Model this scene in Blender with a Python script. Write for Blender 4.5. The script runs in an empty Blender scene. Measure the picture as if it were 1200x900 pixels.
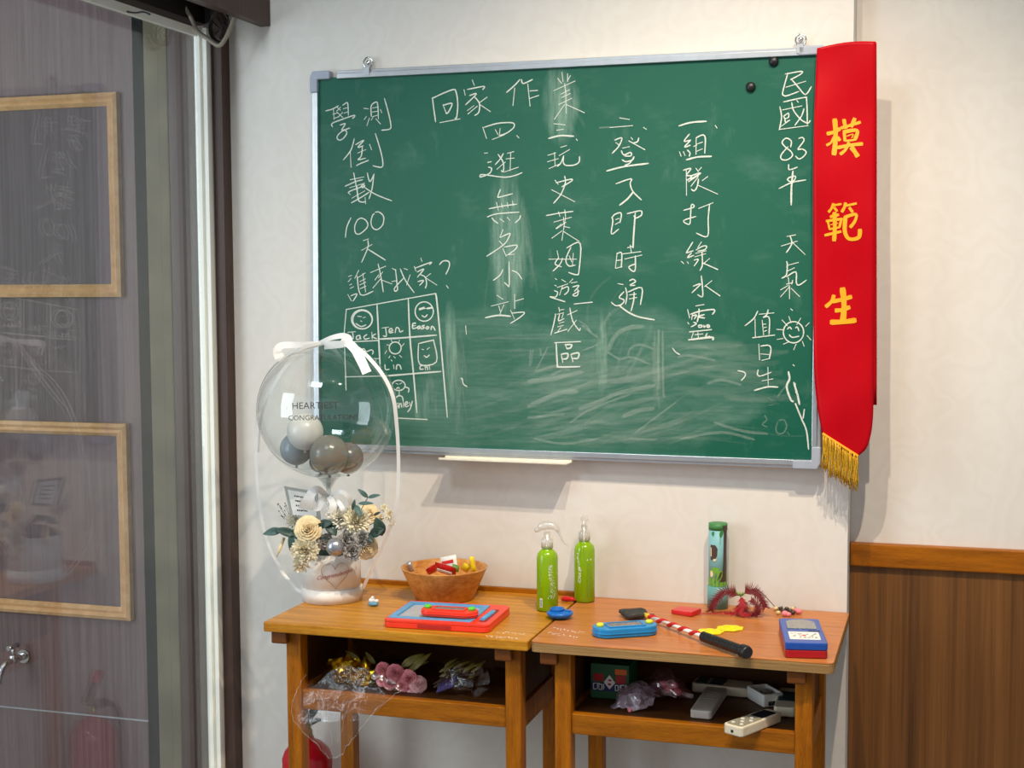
import bpy, math, random
from mathutils import Vector, Matrix, noise
random.seed(7)
S = bpy.context.scene
COL = S.collection
V = Vector
PI = math.pi

# ------------------------------------------------------------ camera, light
FPX, YAW, PITCH, ROLL = 1653.0, 0.3024, 0.0710, -0.0052
CAM = V((1.455, -3.1376, 1.4747))
_f = V((-math.sin(YAW) * math.cos(PITCH), math.cos(YAW) * math.cos(PITCH), -math.sin(PITCH)))
_r = V((math.cos(YAW), math.sin(YAW), 0))
_u = _r.cross(_f)
RGT = math.cos(ROLL) * _r + math.sin(ROLL) * _u
UPV = -math.sin(ROLL) * _r + math.cos(ROLL) * _u
cd = bpy.data.cameras.new('camera')
cd.sensor_fit = 'HORIZONTAL'; cd.sensor_width = 36.0; cd.lens = FPX * 36.0 / 1200.0
cam = bpy.data.objects.new('camera', cd); COL.objects.link(cam)
m = Matrix((RGT, UPV, -_f)).transposed().to_4x4(); m.translation = CAM
cam.matrix_world = m
S.camera = cam
S.view_settings.view_transform = 'Standard'
try: S.view_settings.look = 'None'
except Exception: pass
S.view_settings.gamma = 1.0
S.view_settings.use_curve_mapping = False
S.view_settings.exposure = 0.0
try: S.cycles.transparent_max_bounces = 64
except Exception: pass

w = bpy.data.worlds.new('world'); S.world = w; w.use_nodes = True
bg = w.node_tree.nodes['Background']
bg.inputs[0].default_value = (0.90, 0.95, 1.0, 1); bg.inputs[1].default_value = 0.45

def lamp(name, loc, target, power, color, size, angle, blend=0.6):
    l = bpy.data.lights.new(name, 'SPOT'); l.energy = power; l.color = color
    l.shadow_soft_size = size; l.spot_size = math.radians(angle); l.spot_blend = blend
    o = bpy.data.objects.new(name, l); COL.objects.link(o); o.location = loc
    o.rotation_euler = (V(target) - V(loc)).to_track_quat('-Z', 'Y').to_euler()
    return o
lamp('ceiling_spot', (1.50, -1.30, 3.0), (0.95, 0.0, 0.42), 150, (1.0, 0.84, 0.65), 0.016, 77, 1.0)
lamp('ceiling_spot', (1.04, -1.40, 3.0), (0.78, 0.0, 0.42), 108, (1.0, 0.85, 0.67), 0.016, 77, 1.0)
a3 = bpy.data.lights.new('upper_left_fill', 'AREA'); a3.shape = 'RECTANGLE'; a3.size = 1.2; a3.size_y = 0.6  # added cool fill, no real fixture; lifts the upper left wall
a3.energy = 43; a3.color = (0.80, 0.92, 1.0)
ao3 = bpy.data.objects.new('upper_left_fill', a3); COL.objects.link(ao3); ao3.location = (-0.02, -2.0, 3.15)
ao3.rotation_euler = (V((-0.1, 0, 1.7)) - ao3.location).to_track_quat('-Z', 'Y').to_euler()
a2 = bpy.data.lights.new('far_room_fill', 'AREA'); a2.shape = 'RECTANGLE'; a2.size = 1.4; a2.size_y = 2.0  # added fill light, no real window; brightens the wall behind the glass
a2.energy = 64; a2.color = (0.86, 0.93, 1.0)
ao2 = bpy.data.objects.new('far_room_fill', a2); COL.objects.link(ao2); ao2.location = (-2.2, -2.6, 1.7)
ao2.rotation_euler = (V((-1.0, 0.3, 1.2)) - ao2.location).to_track_quat('-Z', 'Y').to_euler()

# ------------------------------------------------------------ pixel helpers
def ray(u, v): return _f + (u - 600) / FPX * RGT - (v - 450) / FPX * UPV
def at(u, v, y=None, z=None, x=None):
    d = ray(u, v)
    if z is not None: t = (z - CAM.z) / d.z
    elif x is not None: t = (x - CAM.x) / d.x
    else: t = (y - CAM.y) / d.y
    return CAM + t * d

# ------------------------------------------------------------ mesh helpers
class MB:
    def __init__(s, xf=None): s.v = []; s.f = []; s.s = []; s.xf = xf
    def add(s, vs, fs, smooth=False):
        b = len(s.v)
        for p in vs:
            p = V(p)
            s.v.append(s.xf @ p if s.xf is not None else p)
        for f in fs: s.f.append([i + b for i in f]); s.s.append(smooth)
        return s
    def box(s, x0, x1, y0, y1, z0, z1):
        vs = [(x, y, z) for z in (z0, z1) for y in (y0, y1) for x in (x0, x1)]
        return s.add(vs, [(0, 2, 3, 1), (4, 5, 7, 6), (0, 1, 5, 4), (2, 6, 7, 3), (0, 4, 6, 2), (1, 3, 7, 5)])
    def hexa(s, b, t):
        return s.add(list(b) + list(t), [(3, 2, 1, 0), (4, 5, 6, 7), (0, 1, 5, 4), (1, 2, 6, 5), (2, 3, 7, 6), (3, 0, 4, 7)])
    def lathe(s, prof, n=32, c=(0, 0, 0), smooth=True, sx=1, sy=1):
        c = V(c); vs = []; fs = []
        for r, z in prof:
            for k in range(n):
                a = 2 * PI * k / n; vs.append((c.x + r * sx * math.cos(a), c.y + r * sy * math.sin(a), c.z + z))
        for i in range(len(prof) - 1):
            for k in range(n):
                k2 = (k + 1) % n; fs.append((i * n + k, i * n + k2, (i + 1) * n + k2, (i + 1) * n + k))
        s.add(vs, fs, smooth)
        if prof[0][0] > 1e-4: s.f.append([len(s.v) - len(vs) + k for k in range(n)][::-1]); s.s.append(False)
        if prof[-1][0] > 1e-4: s.f.append([len(s.v) - n + k for k in range(n)]); s.s.append(False)
        return s
    def tube(s, pts, r, n=8, smooth=True):
        pts = [V(p) for p in pts]; vs = []; fs = []
        N = len(pts); rr = r if isinstance(r, (list, tuple)) else [r] * N
        ref = None
        for i, p in enumerate(pts):
            t = (pts[min(i + 1, N - 1)] - pts[max(i - 1, 0)]).normalized()
            if ref is None: ref = t.orthogonal().normalized()
            ref = (ref - t * ref.dot(t))
            ref = ref.normalized() if ref.length > 1e-6 else t.orthogonal().normalized()
            b = t.cross(ref)
            for k in range(n):
                a = 2 * PI * k / n; vs.append(p + rr[i] * (math.cos(a) * ref + math.sin(a) * b))
        for i in range(N - 1):
            for k in range(n):
                k2 = (k + 1) % n; fs.append((i * n + k, i * n + k2, (i + 1) * n + k2, (i + 1) * n + k))
        s.add(vs, fs, smooth)
        b0 = len(s.v) - len(vs)
        s.f.append([b0 + k for k in range(n)][::-1]); s.s.append(False)
        s.f.append([len(s.v) - n + k for k in range(n)]); s.s.append(False)
        return s
    def ball(s, c, r, n=20, m=12, smooth=True):
        if not isinstance(r, (tuple, list)): r = (r, r, r)
        c = V(c); vs = [c + V((0, 0, -r[2]))]; fs = []
        for i in range(1, m):
            p = PI * i / m - PI / 2
            for k in range(n):
                a = 2 * PI * k / n
                vs.append(c + V((r[0] * math.cos(p) * math.cos(a), r[1] * math.cos(p) * math.sin(a), r[2] * math.sin(p))))
        vs.append(c + V((0, 0, r[2])))
        for k in range(n):
            k2 = (k + 1) % n
            fs.append((0, 1 + k2, 1 + k)); b = 1 + (m - 2) * n; fs.append((len(vs) - 1, b + k, b + k2))
            for i in range(m - 2):
                fs.append((1 + i * n + k, 1 + i * n + k2, 1 + (i + 1) * n + k2, 1 + (i + 1) * n + k))
        return s.add(vs, fs, smooth)
    def prism(s, outl, z0, z1, smooth=False):
        n = len(outl); vs = [(x, y, z0) for x, y in outl] + [(x, y, z1) for x, y in outl]
        fs = [list(range(n))[::-1], list(range(n, 2 * n))] + [(k, (k + 1) % n, n + (k + 1) % n, n + k) for k in range(n)]
        s.add(vs, fs, False)
        if smooth:
            for k in range(n): s.s[-1 - k] = True
        return s
    def grid(s, P, smooth=True):
        R = len(P); C = len(P[0]); vs = [p for row in P for p in row]
        fs = [(i * C + j, i * C + j + 1, (i + 1) * C + j + 1, (i + 1) * C + j) for i in range(R - 1) for j in range(C - 1)]
        return s.add(vs, fs, smooth)
    def build(s, name, mat, parent=None, bevel=0, solid=0, sub=0, seg=2, shade=None, kind=None, offset=0):
        me = bpy.data.meshes.new(name); me.from_pydata([tuple(p) for p in s.v], [], s.f)
        me.polygons.foreach_set('use_smooth', [bool(x) if shade is None else shade for x in s.s])
        me.update()
        if mat is not None: me.materials.append(mat)
        o = bpy.data.objects.new(name, me); COL.objects.link(o)
        if parent is not None: o.parent = parent
        if solid:
            md = o.modifiers.new('solid', 'SOLIDIFY'); md.thickness = solid; md.offset = offset
        if bevel:
            md = o.modifiers.new('bevel', 'BEVEL'); md.width = bevel; md.segments = seg; md.limit_method = 'ANGLE'; md.angle_limit = math.radians(40)
        if sub:
            md = o.modifiers.new('sub', 'SUBSURF'); md.levels = sub; md.render_levels = sub
        if kind: o['kind'] = kind
        return o

def rrect(w, d, r, n=5, c=(0, 0)):
    o = []
    for cx, cy, a0 in ((w / 2 - r, d / 2 - r, 0), (-w / 2 + r, d / 2 - r, PI / 2), (-w / 2 + r, -d / 2 + r, PI), (w / 2 - r, -d / 2 + r, 1.5 * PI)):
        for k in range(n + 1):
            a = a0 + PI / 2 * k / n; o.append((c[0] + cx + r * math.cos(a), c[1] + cy + r * math.sin(a)))
    return o
def cr(pts, n=6, closed=False):
    P = [V(p) for p in pts]; out = []; N = len(P)
    if N < 3: return P
    for i in range(N if closed else N - 1):
        g = (lambda k: P[k % N]) if closed else (lambda k: P[max(0, min(N - 1, k))])
        a, b, c, d = g(i - 1), g(i), g(i + 1), g(i + 2)
        for k in range(n):
            t = k / n
            out.append(0.5 * ((2 * b) + (c - a) * t + (2 * a - 5 * b + 4 * c - d) * t * t + (3 * b - a - 3 * c + d) * t ** 3))
    if not closed: out.append(P[-1])
    return out

def thing(name, label, cat, loc=(0, 0, 0), rz=0, group=None, mw=None):
    o = bpy.data.objects.new(name, None); COL.objects.link(o); o.empty_display_size = 0.05
    o.location = loc; o.rotation_euler = (0, 0, rz)
    if mw is not None: o.matrix_world = mw
    return tag(o, label, cat, group)
def tag(o, label, cat, group=None):
    o['label'] = label; o['category'] = cat
    if group: o['group'] = group
    return o
def dup(root, loc, rz, label):
    r = root.copy(); COL.objects.link(r); r.location = loc; r.rotation_euler = (0, 0, rz); r['label'] = label
    for ch in list(root.children):
        c = ch.copy(); COL.objects.link(c); c.parent = r
        for g in list(ch.children):
            d = g.copy(); COL.objects.link(d); d.parent = c
    return r

# ------------------------------------------------------------ materials
def lin(c):
    def f(x):
        x = x / 255.0
        return x / 12.92 if x <= 0.04045 else ((x + 0.055) / 1.055) ** 2.4
    return (f(c[0]), f(c[1]), f(c[2]), 1)
class NT:
    def __init__(s, name):
        s.m = bpy.data.materials.new(name); s.m.use_nodes = True; s.t = s.m.node_tree; s.t.nodes.clear()
        s.out = s.t.nodes.new('ShaderNodeOutputMaterial')
    def n(s, typ, **kw):
        nd = s.t.nodes.new(typ)
        for k, v in kw.items():
            if k.startswith('i_'):
                key = k[2:]; key = int(key) if key.isdigit() else key
                nd.inputs[key].default_value = v
            else: setattr(nd, k, v)
        return nd
    def l(s, a, b): s.t.links.new(a, b)
    def noise(s, scale, detail=4, vec=None, rough=0.5):
        nd = s.n('ShaderNodeTexNoise'); nd.inputs['Scale'].default_value = scale; nd.inputs['Detail'].default_value = detail; nd.inputs['Roughness'].default_value = rough
        if vec is not None: s.l(vec, nd.inputs['Vector'])
        return nd.outputs['Fac']
    def coords(s, scale=(1, 1, 1), rot=(0, 0, 0)):
        c = s.n('ShaderNodeTexCoord'); mp = s.n('ShaderNodeMapping'); mp.inputs['Scale'].default_value = scale; mp.inputs['Rotation'].default_value = rot
        s.l(c.outputs['Object'], mp.inputs['Vector']); return mp.outputs['Vector']
    def ramp(s, fac, stops):
        r = s.n('ShaderNodeValToRGB'); e = r.color_ramp.elements
        while len(e) < len(stops): e.new(0.5)
        for k, (p, c) in enumerate(stops): e[k].position = p; e[k].color = c
        s.l(fac, r.inputs[0]); return r.outputs[0]
    def math(s, op, a, b=None, clamp=False):
        nd = s.n('ShaderNodeMath', operation=op, use_clamp=clamp)
        for i, x in enumerate((a, b)):
            if x is None: continue
            if isinstance(x, (int, float)): nd.inputs[i].default_value = x
            else: s.l(x, nd.inputs[i])
        return nd.outputs[0]
    def mixc(s, fac, a, b):
        nd = s.n('ShaderNodeMix', data_type='RGBA')
        for i, x in ((0, fac), (6, a), (7, b)):
            if isinstance(x, (int, float, tuple)): nd.inputs[i].default_value = x
            else: s.l(x, nd.inputs[i])
        return nd.outputs[2]
    def bsdf(s, col, rough=0.5, metal=0.0, spec=0.5, bump=None, bstr=0.2, bdist=0.002, **kw):
        b = s.n('ShaderNodeBsdfPrincipled')
        if isinstance(col, tuple): b.inputs['Base Color'].default_value = col
        else: s.l(col, b.inputs['Base Color'])
        if isinstance(rough, (int, float)): b.inputs['Roughness'].default_value = rough
        else: s.l(rough, b.inputs['Roughness'])
        b.inputs['Metallic'].default_value = metal; b.inputs['Specular IOR Level'].default_value = spec
        for k, v in kw.items(): b.inputs[k.replace('_', ' ')].default_value = v
        if bump is not None:
            bp = s.n('ShaderNodeBump'); bp.inputs['Strength'].default_value = bstr; bp.inputs['Distance'].default_value = bdist
            s.l(bump, bp.inputs['Height']); s.l(bp.outputs[0], b.inputs['Normal'])
        s.l(b.outputs[0], s.out.inputs[0]); return b
def mat(name, c, rough=0.5, metal=0, spec=0.5, var=0.06, scale=40, bump=0, bdist=0.001, **kw):
    t = NT(name); c = lin(c); co = t.coords()
    nz = t.noise(scale, 4, co)
    lo = tuple(x * (1 - var) for x in c[:3]) + (1,); hi = tuple(min(1, x * (1 + var)) for x in c[:3]) + (1,)
    t.bsdf(t.ramp(nz, [(0.3, lo), (0.7, hi)]), rough, metal, spec, nz if bump else None, bump, bdist, **kw)
    return t.m
def wood(name, dark, light, sc=(1, 1, 1), rough=0.42, fine=60, spec=0.25, worn=None):
    t = NT(name); co = t.coords(sc)
    n1 = t.noise(5, 5, co, 0.62); n2 = t.noise(fine, 3, co, 0.6)
    k = t.math('ADD', t.math('MULTIPLY', n1, 0.62), t.math('MULTIPLY', n2, 0.38))
    c = t.ramp(k, [(0.34, lin(dark)), (0.64, lin(light))])
    if worn:
        n3 = t.noise(9, 6, t.coords(), 0.7)
        c = t.mixc(t.ramp(n3, [(0.62, (0, 0, 0, 1)), (0.75, (0.55, 0.55, 0.55, 1))]), c, lin(worn))
    t.bsdf(c, rough, 0, spec, n2, 0.12, 0.001)
    return t.m
def clear(name, tint=(1, 1, 1), rough=0.03, base=0.03, gain=1.0, dif=0.0, dcol=(230, 230, 230), ior=1.5, bump=0, bscale=60, metalrefl=1.0):
    t = NT(name)
    tr = t.n('ShaderNodeBsdfTransparent'); tr.inputs[0].default_value = tuple(tint) + (1,)
    gl = t.n('ShaderNodeBsdfGlossy'); gl.inputs['Roughness'].default_value = rough
    gl.inputs['Color'].default_value = (metalrefl,) * 3 + (1,)
    lw = t.n('ShaderNodeFresnel'); ge = t.n('ShaderNodeNewGeometry')
    t.l(t.math('ADD', ior, t.math('MULTIPLY', ge.outputs['Backfacing'], 1 / ior - ior)), lw.inputs[0])
    fac = t.math('ADD', t.math('MULTIPLY', lw.outputs[0], gain), base, True)
    if bump:
        nz = t.noise(bscale, 3, t.coords()); bp = t.n('ShaderNodeBump'); bp.inputs['Strength'].default_value = bump; bp.inputs['Distance'].default_value = 0.004
        t.l(nz, bp.inputs['Height']); t.l(bp.outputs[0], gl.inputs['Normal']); t.l(bp.outputs[0], lw.inputs['Normal'])
    mx = t.n('ShaderNodeMixShader'); t.l(fac, mx.inputs[0]); t.l(tr.outputs[0], mx.inputs[1]); t.l(gl.outputs[0], mx.inputs[2])
    o = mx.outputs[0]
    if dif:
        df = t.n('ShaderNodeBsdfPrincipled'); df.inputs['Base Color'].default_value = lin(dcol); df.inputs['Roughness'].default_value = 0.5
        m2 = t.n('ShaderNodeMixShader'); m2.inputs[0].default_value = dif; t.l(o, m2.inputs[1]); t.l(df.outputs[0], m2.inputs[2]); o = m2.outputs[0]
    t.l(o, t.out.inputs[0]); return t.m

def wallpaper():
    t = NT('embossed_wallpaper'); co = t.coords()
    n1 = t.noise(26, 6, co, 0.6); n2 = t.noise(2.2, 3, co)
    wv = t.n('ShaderNodeTexWave', wave_type='BANDS'); wv.inputs['Scale'].default_value = 3.2; wv.inputs['Distortion'].default_value = 24; wv.inputs['Detail'].default_value = 3; wv.inputs['Detail Scale'].default_value = 2.4
    t.l(co, wv.inputs['Vector'])
    k = t.math('ADD', t.math('MULTIPLY', n2, 0.6), t.math('MULTIPLY', wv.outputs['Fac'], 0.4))
    c = t.ramp(k, [(0.2, lin((219, 214, 206))), (0.8, lin((223, 219, 212)))])
    h = t.math('ADD', t.math('MULTIPLY', wv.outputs['Fac'], 0.6), n1)
    t.bsdf(c, 0.7, 0, 0.3, h, 0.12, 0.0015); return t.m
def wains():
    t = NT('wainscot_veneer'); co = t.coords((38, 38, 0.55)); c2 = t.coords((5.5, 5.5, 0.1))
    n1 = t.noise(1.6, 5, co, 0.6); n2 = t.noise(2.6, 3, c2, 0.5); n3 = t.noise(9, 3, co)
    k = t.math('ADD', t.math('MULTIPLY', n1, 0.45), t.math('ADD', t.math('MULTIPLY', n2, 0.35), t.math('MULTIPLY', n3, 0.2)))
    c = t.ramp(k, [(0.30, lin((62, 34, 8))), (0.5, lin((108, 68, 28))), (0.68, lin((134, 88, 42)))])
    t.bsdf(c, 0.45, 0, 0.4, n1, 0.08, 0.001); return t.m

M_wall = wallpaper()
M_wains = wains()
M_rail = wood('chair_rail_wood', (124, 68, 0), (172, 100, 8), (1.2, 14, 14), 0.4)
M_floor = mat('floor_tile_grey', (150, 146, 140), 0.5, scale=6)
M_ceil = mat('ceiling_paint', (226, 222, 214), 0.8)
M_desk = wood('desk_wood_honey', (156, 94, 8), (212, 150, 46), (1.0, 13, 13), 0.35, worn=(182, 122, 52))
M_deskleg = wood('desk_leg_wood', (122, 64, 0), (182, 108, 8), (13, 13, 1.0), 0.4)
M_deskx = wood('desk_rail_wood', (118, 64, 0), (176, 106, 14), (1.0, 13, 13), 0.4)
M_desktop2 = wood('desk_laminate_reddish', (166, 98, 46), (204, 130, 70), (1.0, 12, 12), 0.33, fine=30)
M_ply = wood('plywood_edge', (128, 94, 52), (178, 142, 92), (1.0, 20, 40), 0.6)
M_bracket = mat('bracket_brown', (104, 58, 22), 0.5, spec=0.2)
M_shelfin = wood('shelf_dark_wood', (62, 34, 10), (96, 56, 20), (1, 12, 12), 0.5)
M_alu = mat('aluminium', (196, 200, 204), 0.32, 0.85, var=0.05)
M_cap = mat('grey_plastic_corner', (160, 168, 182), 0.5)
M_tray = mat('white_metal_tray', (238, 232, 214), 0.45)
M_post = wood('dark_brown_post', (58, 42, 36), (82, 62, 54), (14, 14, 1), 0.4)
M_stile = mat('white_anodised_aluminium', (250, 250, 240), 0.5, 0.0, var=0.02)
M_olive = mat('olive_concrete', (108, 100, 78), 0.8, scale=9, var=0.25, bump=0.3)
M_teal = mat('dark_teal_metal', (10, 20, 21), 0.8, spec=0.1)
M_panel = wood('grey_brown_panelling', (86, 70, 70), (120, 102, 102), (22, 22, 0.5), 0.5)
M_frame = wood('pale_pine_moulding', (186, 140, 92), (222, 180, 132), (6, 6, 6), 0.4)
M_back = wood('frame_backing', (88, 72, 74), (112, 96, 98), (22, 22, 0.5), 0.5)
M_chrome = mat('chrome', (210, 212, 214), 0.15, 1.0)
M_black = mat('black_plastic', (24, 24, 26), 0.4)
M_glass = clear('door_glass', (0.93, 0.95, 0.95), 0.0, 0.0, 0.95, dif=0.006, dcol=(200, 205, 215))
M_cable = mat('grey_cable', (150, 142, 126), 0.6)
M_dark = mat('dark_recess', (34, 24, 20), 0.6)

# ------------------------------------------------------------ structure
def struct(name, mb, m, parent=None, **kw):
    o = mb.build(name, m, parent, **kw); o['kind'] = 'structure'; return o
XW0, XW1, REC = -0.2445, 1.2445, 0.085
struct('floor', MB().box(-3.2, 3.4, -4.6, 1.2, -0.06, 0), M_floor)
struct('ceiling', MB().box(-3.2, 3.4, -4.6, 1.2, 3.2, 3.26), M_ceil)
struct('wall_back', MB().box(XW0, XW1, 0, 0.30, 0, 3.2), M_wall)
struct('wall_right', MB().box(XW1 + 0.0005, 3.4, REC, 0.30, 0, 3.2), M_wall)
zr_t = at(996, 636, y=REC - 0.02).z; zr_b = at(996, 663, y=REC - 0.02).z
struct('trim_1', MB().box(XW1 + 0.001, 3.4, REC - 0.022, REC, zr_b, zr_t), M_rail, bevel=0.003)
struct('trim_2', MB().box(XW1 + 0.001, 3.4, REC - 0.010, REC, 0, zr_b), M_wains)
# left: brown door post, sliding glass partition, header and valance
post = MB()
post.box(XW0 - 0.0285, XW0 - 0.0005, -0.037, 0.25, 0, 2.5)
struct('trim_3', post, M_post, bevel=0.0015)
struct('trim_11', MB().box(XW0 - 0.062, XW0 - 0.029, -0.014, 0.25, 0, 2.5), M_dark)
GX = -0.306
d1 = bpy.data.objects.new('door_1', None); COL.objects.link(d1); d1['kind'] = 'structure'; d1.location = (GX, 0, 0)
fr = MB()
fr.box(-0.0028, 0.0125, -0.057, -0.018, 0.02, 2.095)
fr.box(0.0125, 0.0195, -0.048, -0.020, 0.02, 2.095)
fr.box(0.0195, 0.0300, -0.055, -0.018, 0.02, 2.095)
fr.build('door_stile', M_stile, d1, bevel=0.0008)
rl = MB(); rl.box(-0.005, 0.006, -2.6, -0.0575, 2.076, 2.096); rl.box(-0.005, 0.006, -2.6, -0.0575, 0.0, 0.06)
rl.build('door_rail', M_stile, d1, bevel=0.0008)
MB().box(-0.003, 0.003, -2.6, -0.0575, 0.06, 2.076).build('door_glass', M_glass, d1)
hd = MB(); hd.box(GX - 0.05, GX + 0.004, -2.6, 0.0, 2.112, 3.2)
struct('trim_4', hd, M_dark)
struct('trim_5', MB().tube([(GX + 0.062, 0, 2.152), (GX + 0.062, -2.6, 2.152)], 0.02, 14), M_post)
vz = at(317, 31, y=0).z
struct('trim_6', MB().box(-0.160, -0.131, -2.6, 0, vz, 3.2), M_post, bevel=0.002)
# space behind the glass
FY = 0.33
fx = [at(167, 450, y=FY).x, at(181, 450, y=FY).x, at(206, 450, y=FY).x]
struct('wall_left', MB().box(-3.2, fx[0], FY, FY + 0.08, 0, 3.2), M_panel)
struct('trim_7', MB().box(fx[0], fx[1], FY - 0.012, FY + 0.08, 0, 3.2), M_teal)
ol = MB(); ol.box(fx[1], fx[2] - 0.02, FY - 0.02, FY + 0.08, 0, 3.2); ol.box(fx[2] - 0.018, fx[2] + 0.012, FY - 0.03, FY + 0.08, 0, 3.2)
struct('trim_8', ol, M_olive, bevel=0.004)
struct('trim_9', MB().box(fx[2] + 0.014, XW0 - 0.066, FY - 0.03, FY + 0.08, 0, 3.2), M_post)
zs = at(100, 838, y=FY - 0.004).z
struct('trim_10', MB().box(-3.0, fx[0] - 0.002, FY - 0.003, FY, zs - 0.002, zs + 0.002), M_alu)

# ------------------------------------------------------------ chalkboard
phi, lean, byaw = -0.00316, 0.0156, 0.0053
B0 = V((-0.0015, -0.030, 1.0926))
ex = V((math.cos(phi), -byaw, math.sin(phi))).normalized()
ez = V((-math.sin(phi), lean, math.cos(phi))); ez = (ez - ex * ez.dot(ex)).normalized()
ey = ez.cross(ex)
BW, BH = 1.1700, 0.8700
mb_ = Matrix((ex, ey, ez)).transposed().to_4x4(); mb_.translation = B0
def board_px(u, v):
    d = ray(u, v); t = (B0 - CAM).dot(ey) / d.dot(ey); p = CAM + t * d - B0
    return V((p.dot(ex), p.dot(ez)))
def m_board():
    t = NT('green_chalkboard'); co = t.coords()
    sep = t.n('ShaderNodeSeparateXYZ'); t.l(co, sep.inputs[0]); X, Z = sep.outputs[0], sep.outputs[2]
    def blob(cx, cz, rx, rz, pw=1.0):
        dx = t.math('DIVIDE', t.math('SUBTRACT', X, cx), rx); dz = t.math('DIVIDE', t.math('SUBTRACT', Z, cz), rz)
        r2 = t.math('ADD', t.math('MULTIPLY', dx, dx), t.math('MULTIPLY', dz, dz))
        g = t.math('SUBTRACT', 1.0, r2, True)
        return g
    def vnoise(sc, rot, s, det=5, ro=0.65):
        return t.noise(s, det, t.coords(sc, rot), ro)
    streak = vnoise((1.1, 1, 22), (0, 0.14, 0), 5, 6, 0.7)
    streak2 = vnoise((1.4, 1, 19), (0, 0.34, 0), 6, 6, 0.7)
    fine = vnoise((1, 1, 3), (0, 0.1, 0), 60)
    cloud = vnoise((1, 1, 1.6), (0, 0.2, 0), 5)
    sv = vnoise((12, 1, 1.2), (0, 0, 0), 5)
    s1 = t.ramp(t.math('ADD', t.math('MULTIPLY', streak, 0.55), t.math('MULTIPLY', streak2, 0.45)), [(0.38, (0, 0, 0, 1)), (0.70, (1, 1, 1, 1))])
    cl = t.ramp(cloud, [(0.35, (0.25, 0.25, 0.25, 1)), (0.65, (1, 1, 1, 1))])
    low = t.math('MAXIMUM', blob(0.62, 0.13, 0.46, 0.17), t.math('MAXIMUM', blob(0.75, 0.20, 0.22, 0.16), blob(0.40, 0.20, 0.20, 0.14)))
    low = t.math('MAXIMUM', low, blob(0.93, 0.16, 0.16, 0.12))
    low = t.math('MAXIMUM', low, blob(0.28, 0.06, 0.22, 0.10))
    lowm = t.ramp(t.math('ADD', low, t.math('MULTIPLY', t.math('SUBTRACT', vnoise((1, 1, 2), (0, 0.3, 0), 6), 0.5), 1.3)), [(0.05, (0, 0, 0, 1)), (0.45, (1, 1, 1, 1))])
    a1 = t.math('MULTIPLY', t.math('MULTIPLY', lowm, cl), t.math('ADD', t.math('MULTIPLY', s1, 0.15), 0.055))
    vs = t.math('MAXIMUM', blob(0.335, 0.20, 0.022, 0.17), t.math('MAXIMUM', blob(0.475, 0.47, 0.055, 0.20), blob(0.70, 0.22, 0.018, 0.12)))
    vs = t.math('MAXIMUM', vs, blob(0.600, 0.79, 0.05, 0.10))
    vs = t.math('MAXIMUM', vs, blob(0.26, 0.09, 0.025, 0.07))
    vs = t.ramp(t.math('ADD', vs, t.math('MULTIPLY', t.math('SUBTRACT', vnoise((2, 1, 1), (0, 0.4, 0), 8, 5, 0.65), 0.5), 1.5)), [(0.12, (0, 0, 0, 1)), (0.85, (1, 1, 1, 1))])
    a2 = t.math('MULTIPLY', t.math('POWER', vs, 1.0), t.math('ADD', t.math('MULTIPLY', t.ramp(sv, [(0.4, (0, 0, 0, 1)), (0.65, (1, 1, 1, 1))]), 0.25), 0.07))
    haze_glare = t.math('MULTIPLY', t.math('POWER', blob(0.55, 0.42, 0.75, 0.56), 1.0), 0.03)  # lighter centre: chalk haze together with lamp glare put into the colour
    a = t.math('ADD', t.math('MAXIMUM', a1, a2), haze_glare, True)
    a = t.math('MULTIPLY', a, t.math('ADD', t.math('MULTIPLY', fine, 0.5), 0.75))
    c = t.mixc(a, lin((12, 86, 68)), lin((196, 226, 208)))
    t.bsdf(c, 0.45, 0, 0.28, fine, 0.03, 0.0005)
    return t.m
M_board = m_board()
def m_chalk(name, alpha, sc=900):
    t = NT(name); nz = t.noise(sc, 2, t.coords())
    b = t.n('ShaderNodeBsdfPrincipled'); b.inputs['Base Color'].default_value = lin((232, 240, 230)); b.inputs['Roughness'].default_value = 0.95; b.inputs['Specular IOR Level'].default_value = 0.1
    fac = t.ramp(nz, [(0.30, (alpha * 0.45,) * 3 + (1,)), (0.55, (alpha,) * 3 + (1,))])
    tr = t.n('ShaderNodeBsdfTransparent'); mx = t.n('ShaderNodeMixShader'); t.l(fac, mx.inputs[0]); t.l(tr.outputs[0], mx.inputs[1]); t.l(b.outputs[0], mx.inputs[2])
    t.l(mx.outputs[0], t.out.inputs[0]); return t.m
M_chalk = m_chalk('white_chalk', 0.84)
M_smear = m_chalk('chalk_smear', 0.13, 300)

board = thing('chalkboard', 'green chalkboard in a silver aluminium frame covered with white chalk handwriting, hung on the wall', 'chalkboard', mw=mb_)
MB().box(-0.004, BW + 0.004, 0.0, 0.010, -0.004, BH + 0.004).build('panel', M_board, board)
FWD, FO, FB = 0.019, -0.007, 0.014      # frame width, front, back
def rail_profile(mb, ax):
    pass
t_ = MB(); t_.box(0.05, BW - 0.03, FO, FB, BH, BH + 0.012); t_.box(0.05, BW - 0.03, FO + 0.004, FB, BH + 0.012, BH + FWD); t_.build('frame_rail', M_alu, board, bevel=0.001)
t_ = MB(); t_.box(0.03, BW - 0.03, FO, FB, -0.012, 0); t_.box(0.03, BW - 0.03, FO + 0.004, FB, -FWD, -0.012); t_.build('frame_rail', M_alu, board, bevel=0.001)
t_ = MB(); t_.box(-0.007, 0, FO, FB, 0.03, BH - 0.03); t_.box(-FWD + 0.003, -0.007, FO + 0.003, FB, 0.03, BH - 0.03); t_.build('frame_rail', M_alu, board, bevel=0.001)
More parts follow.
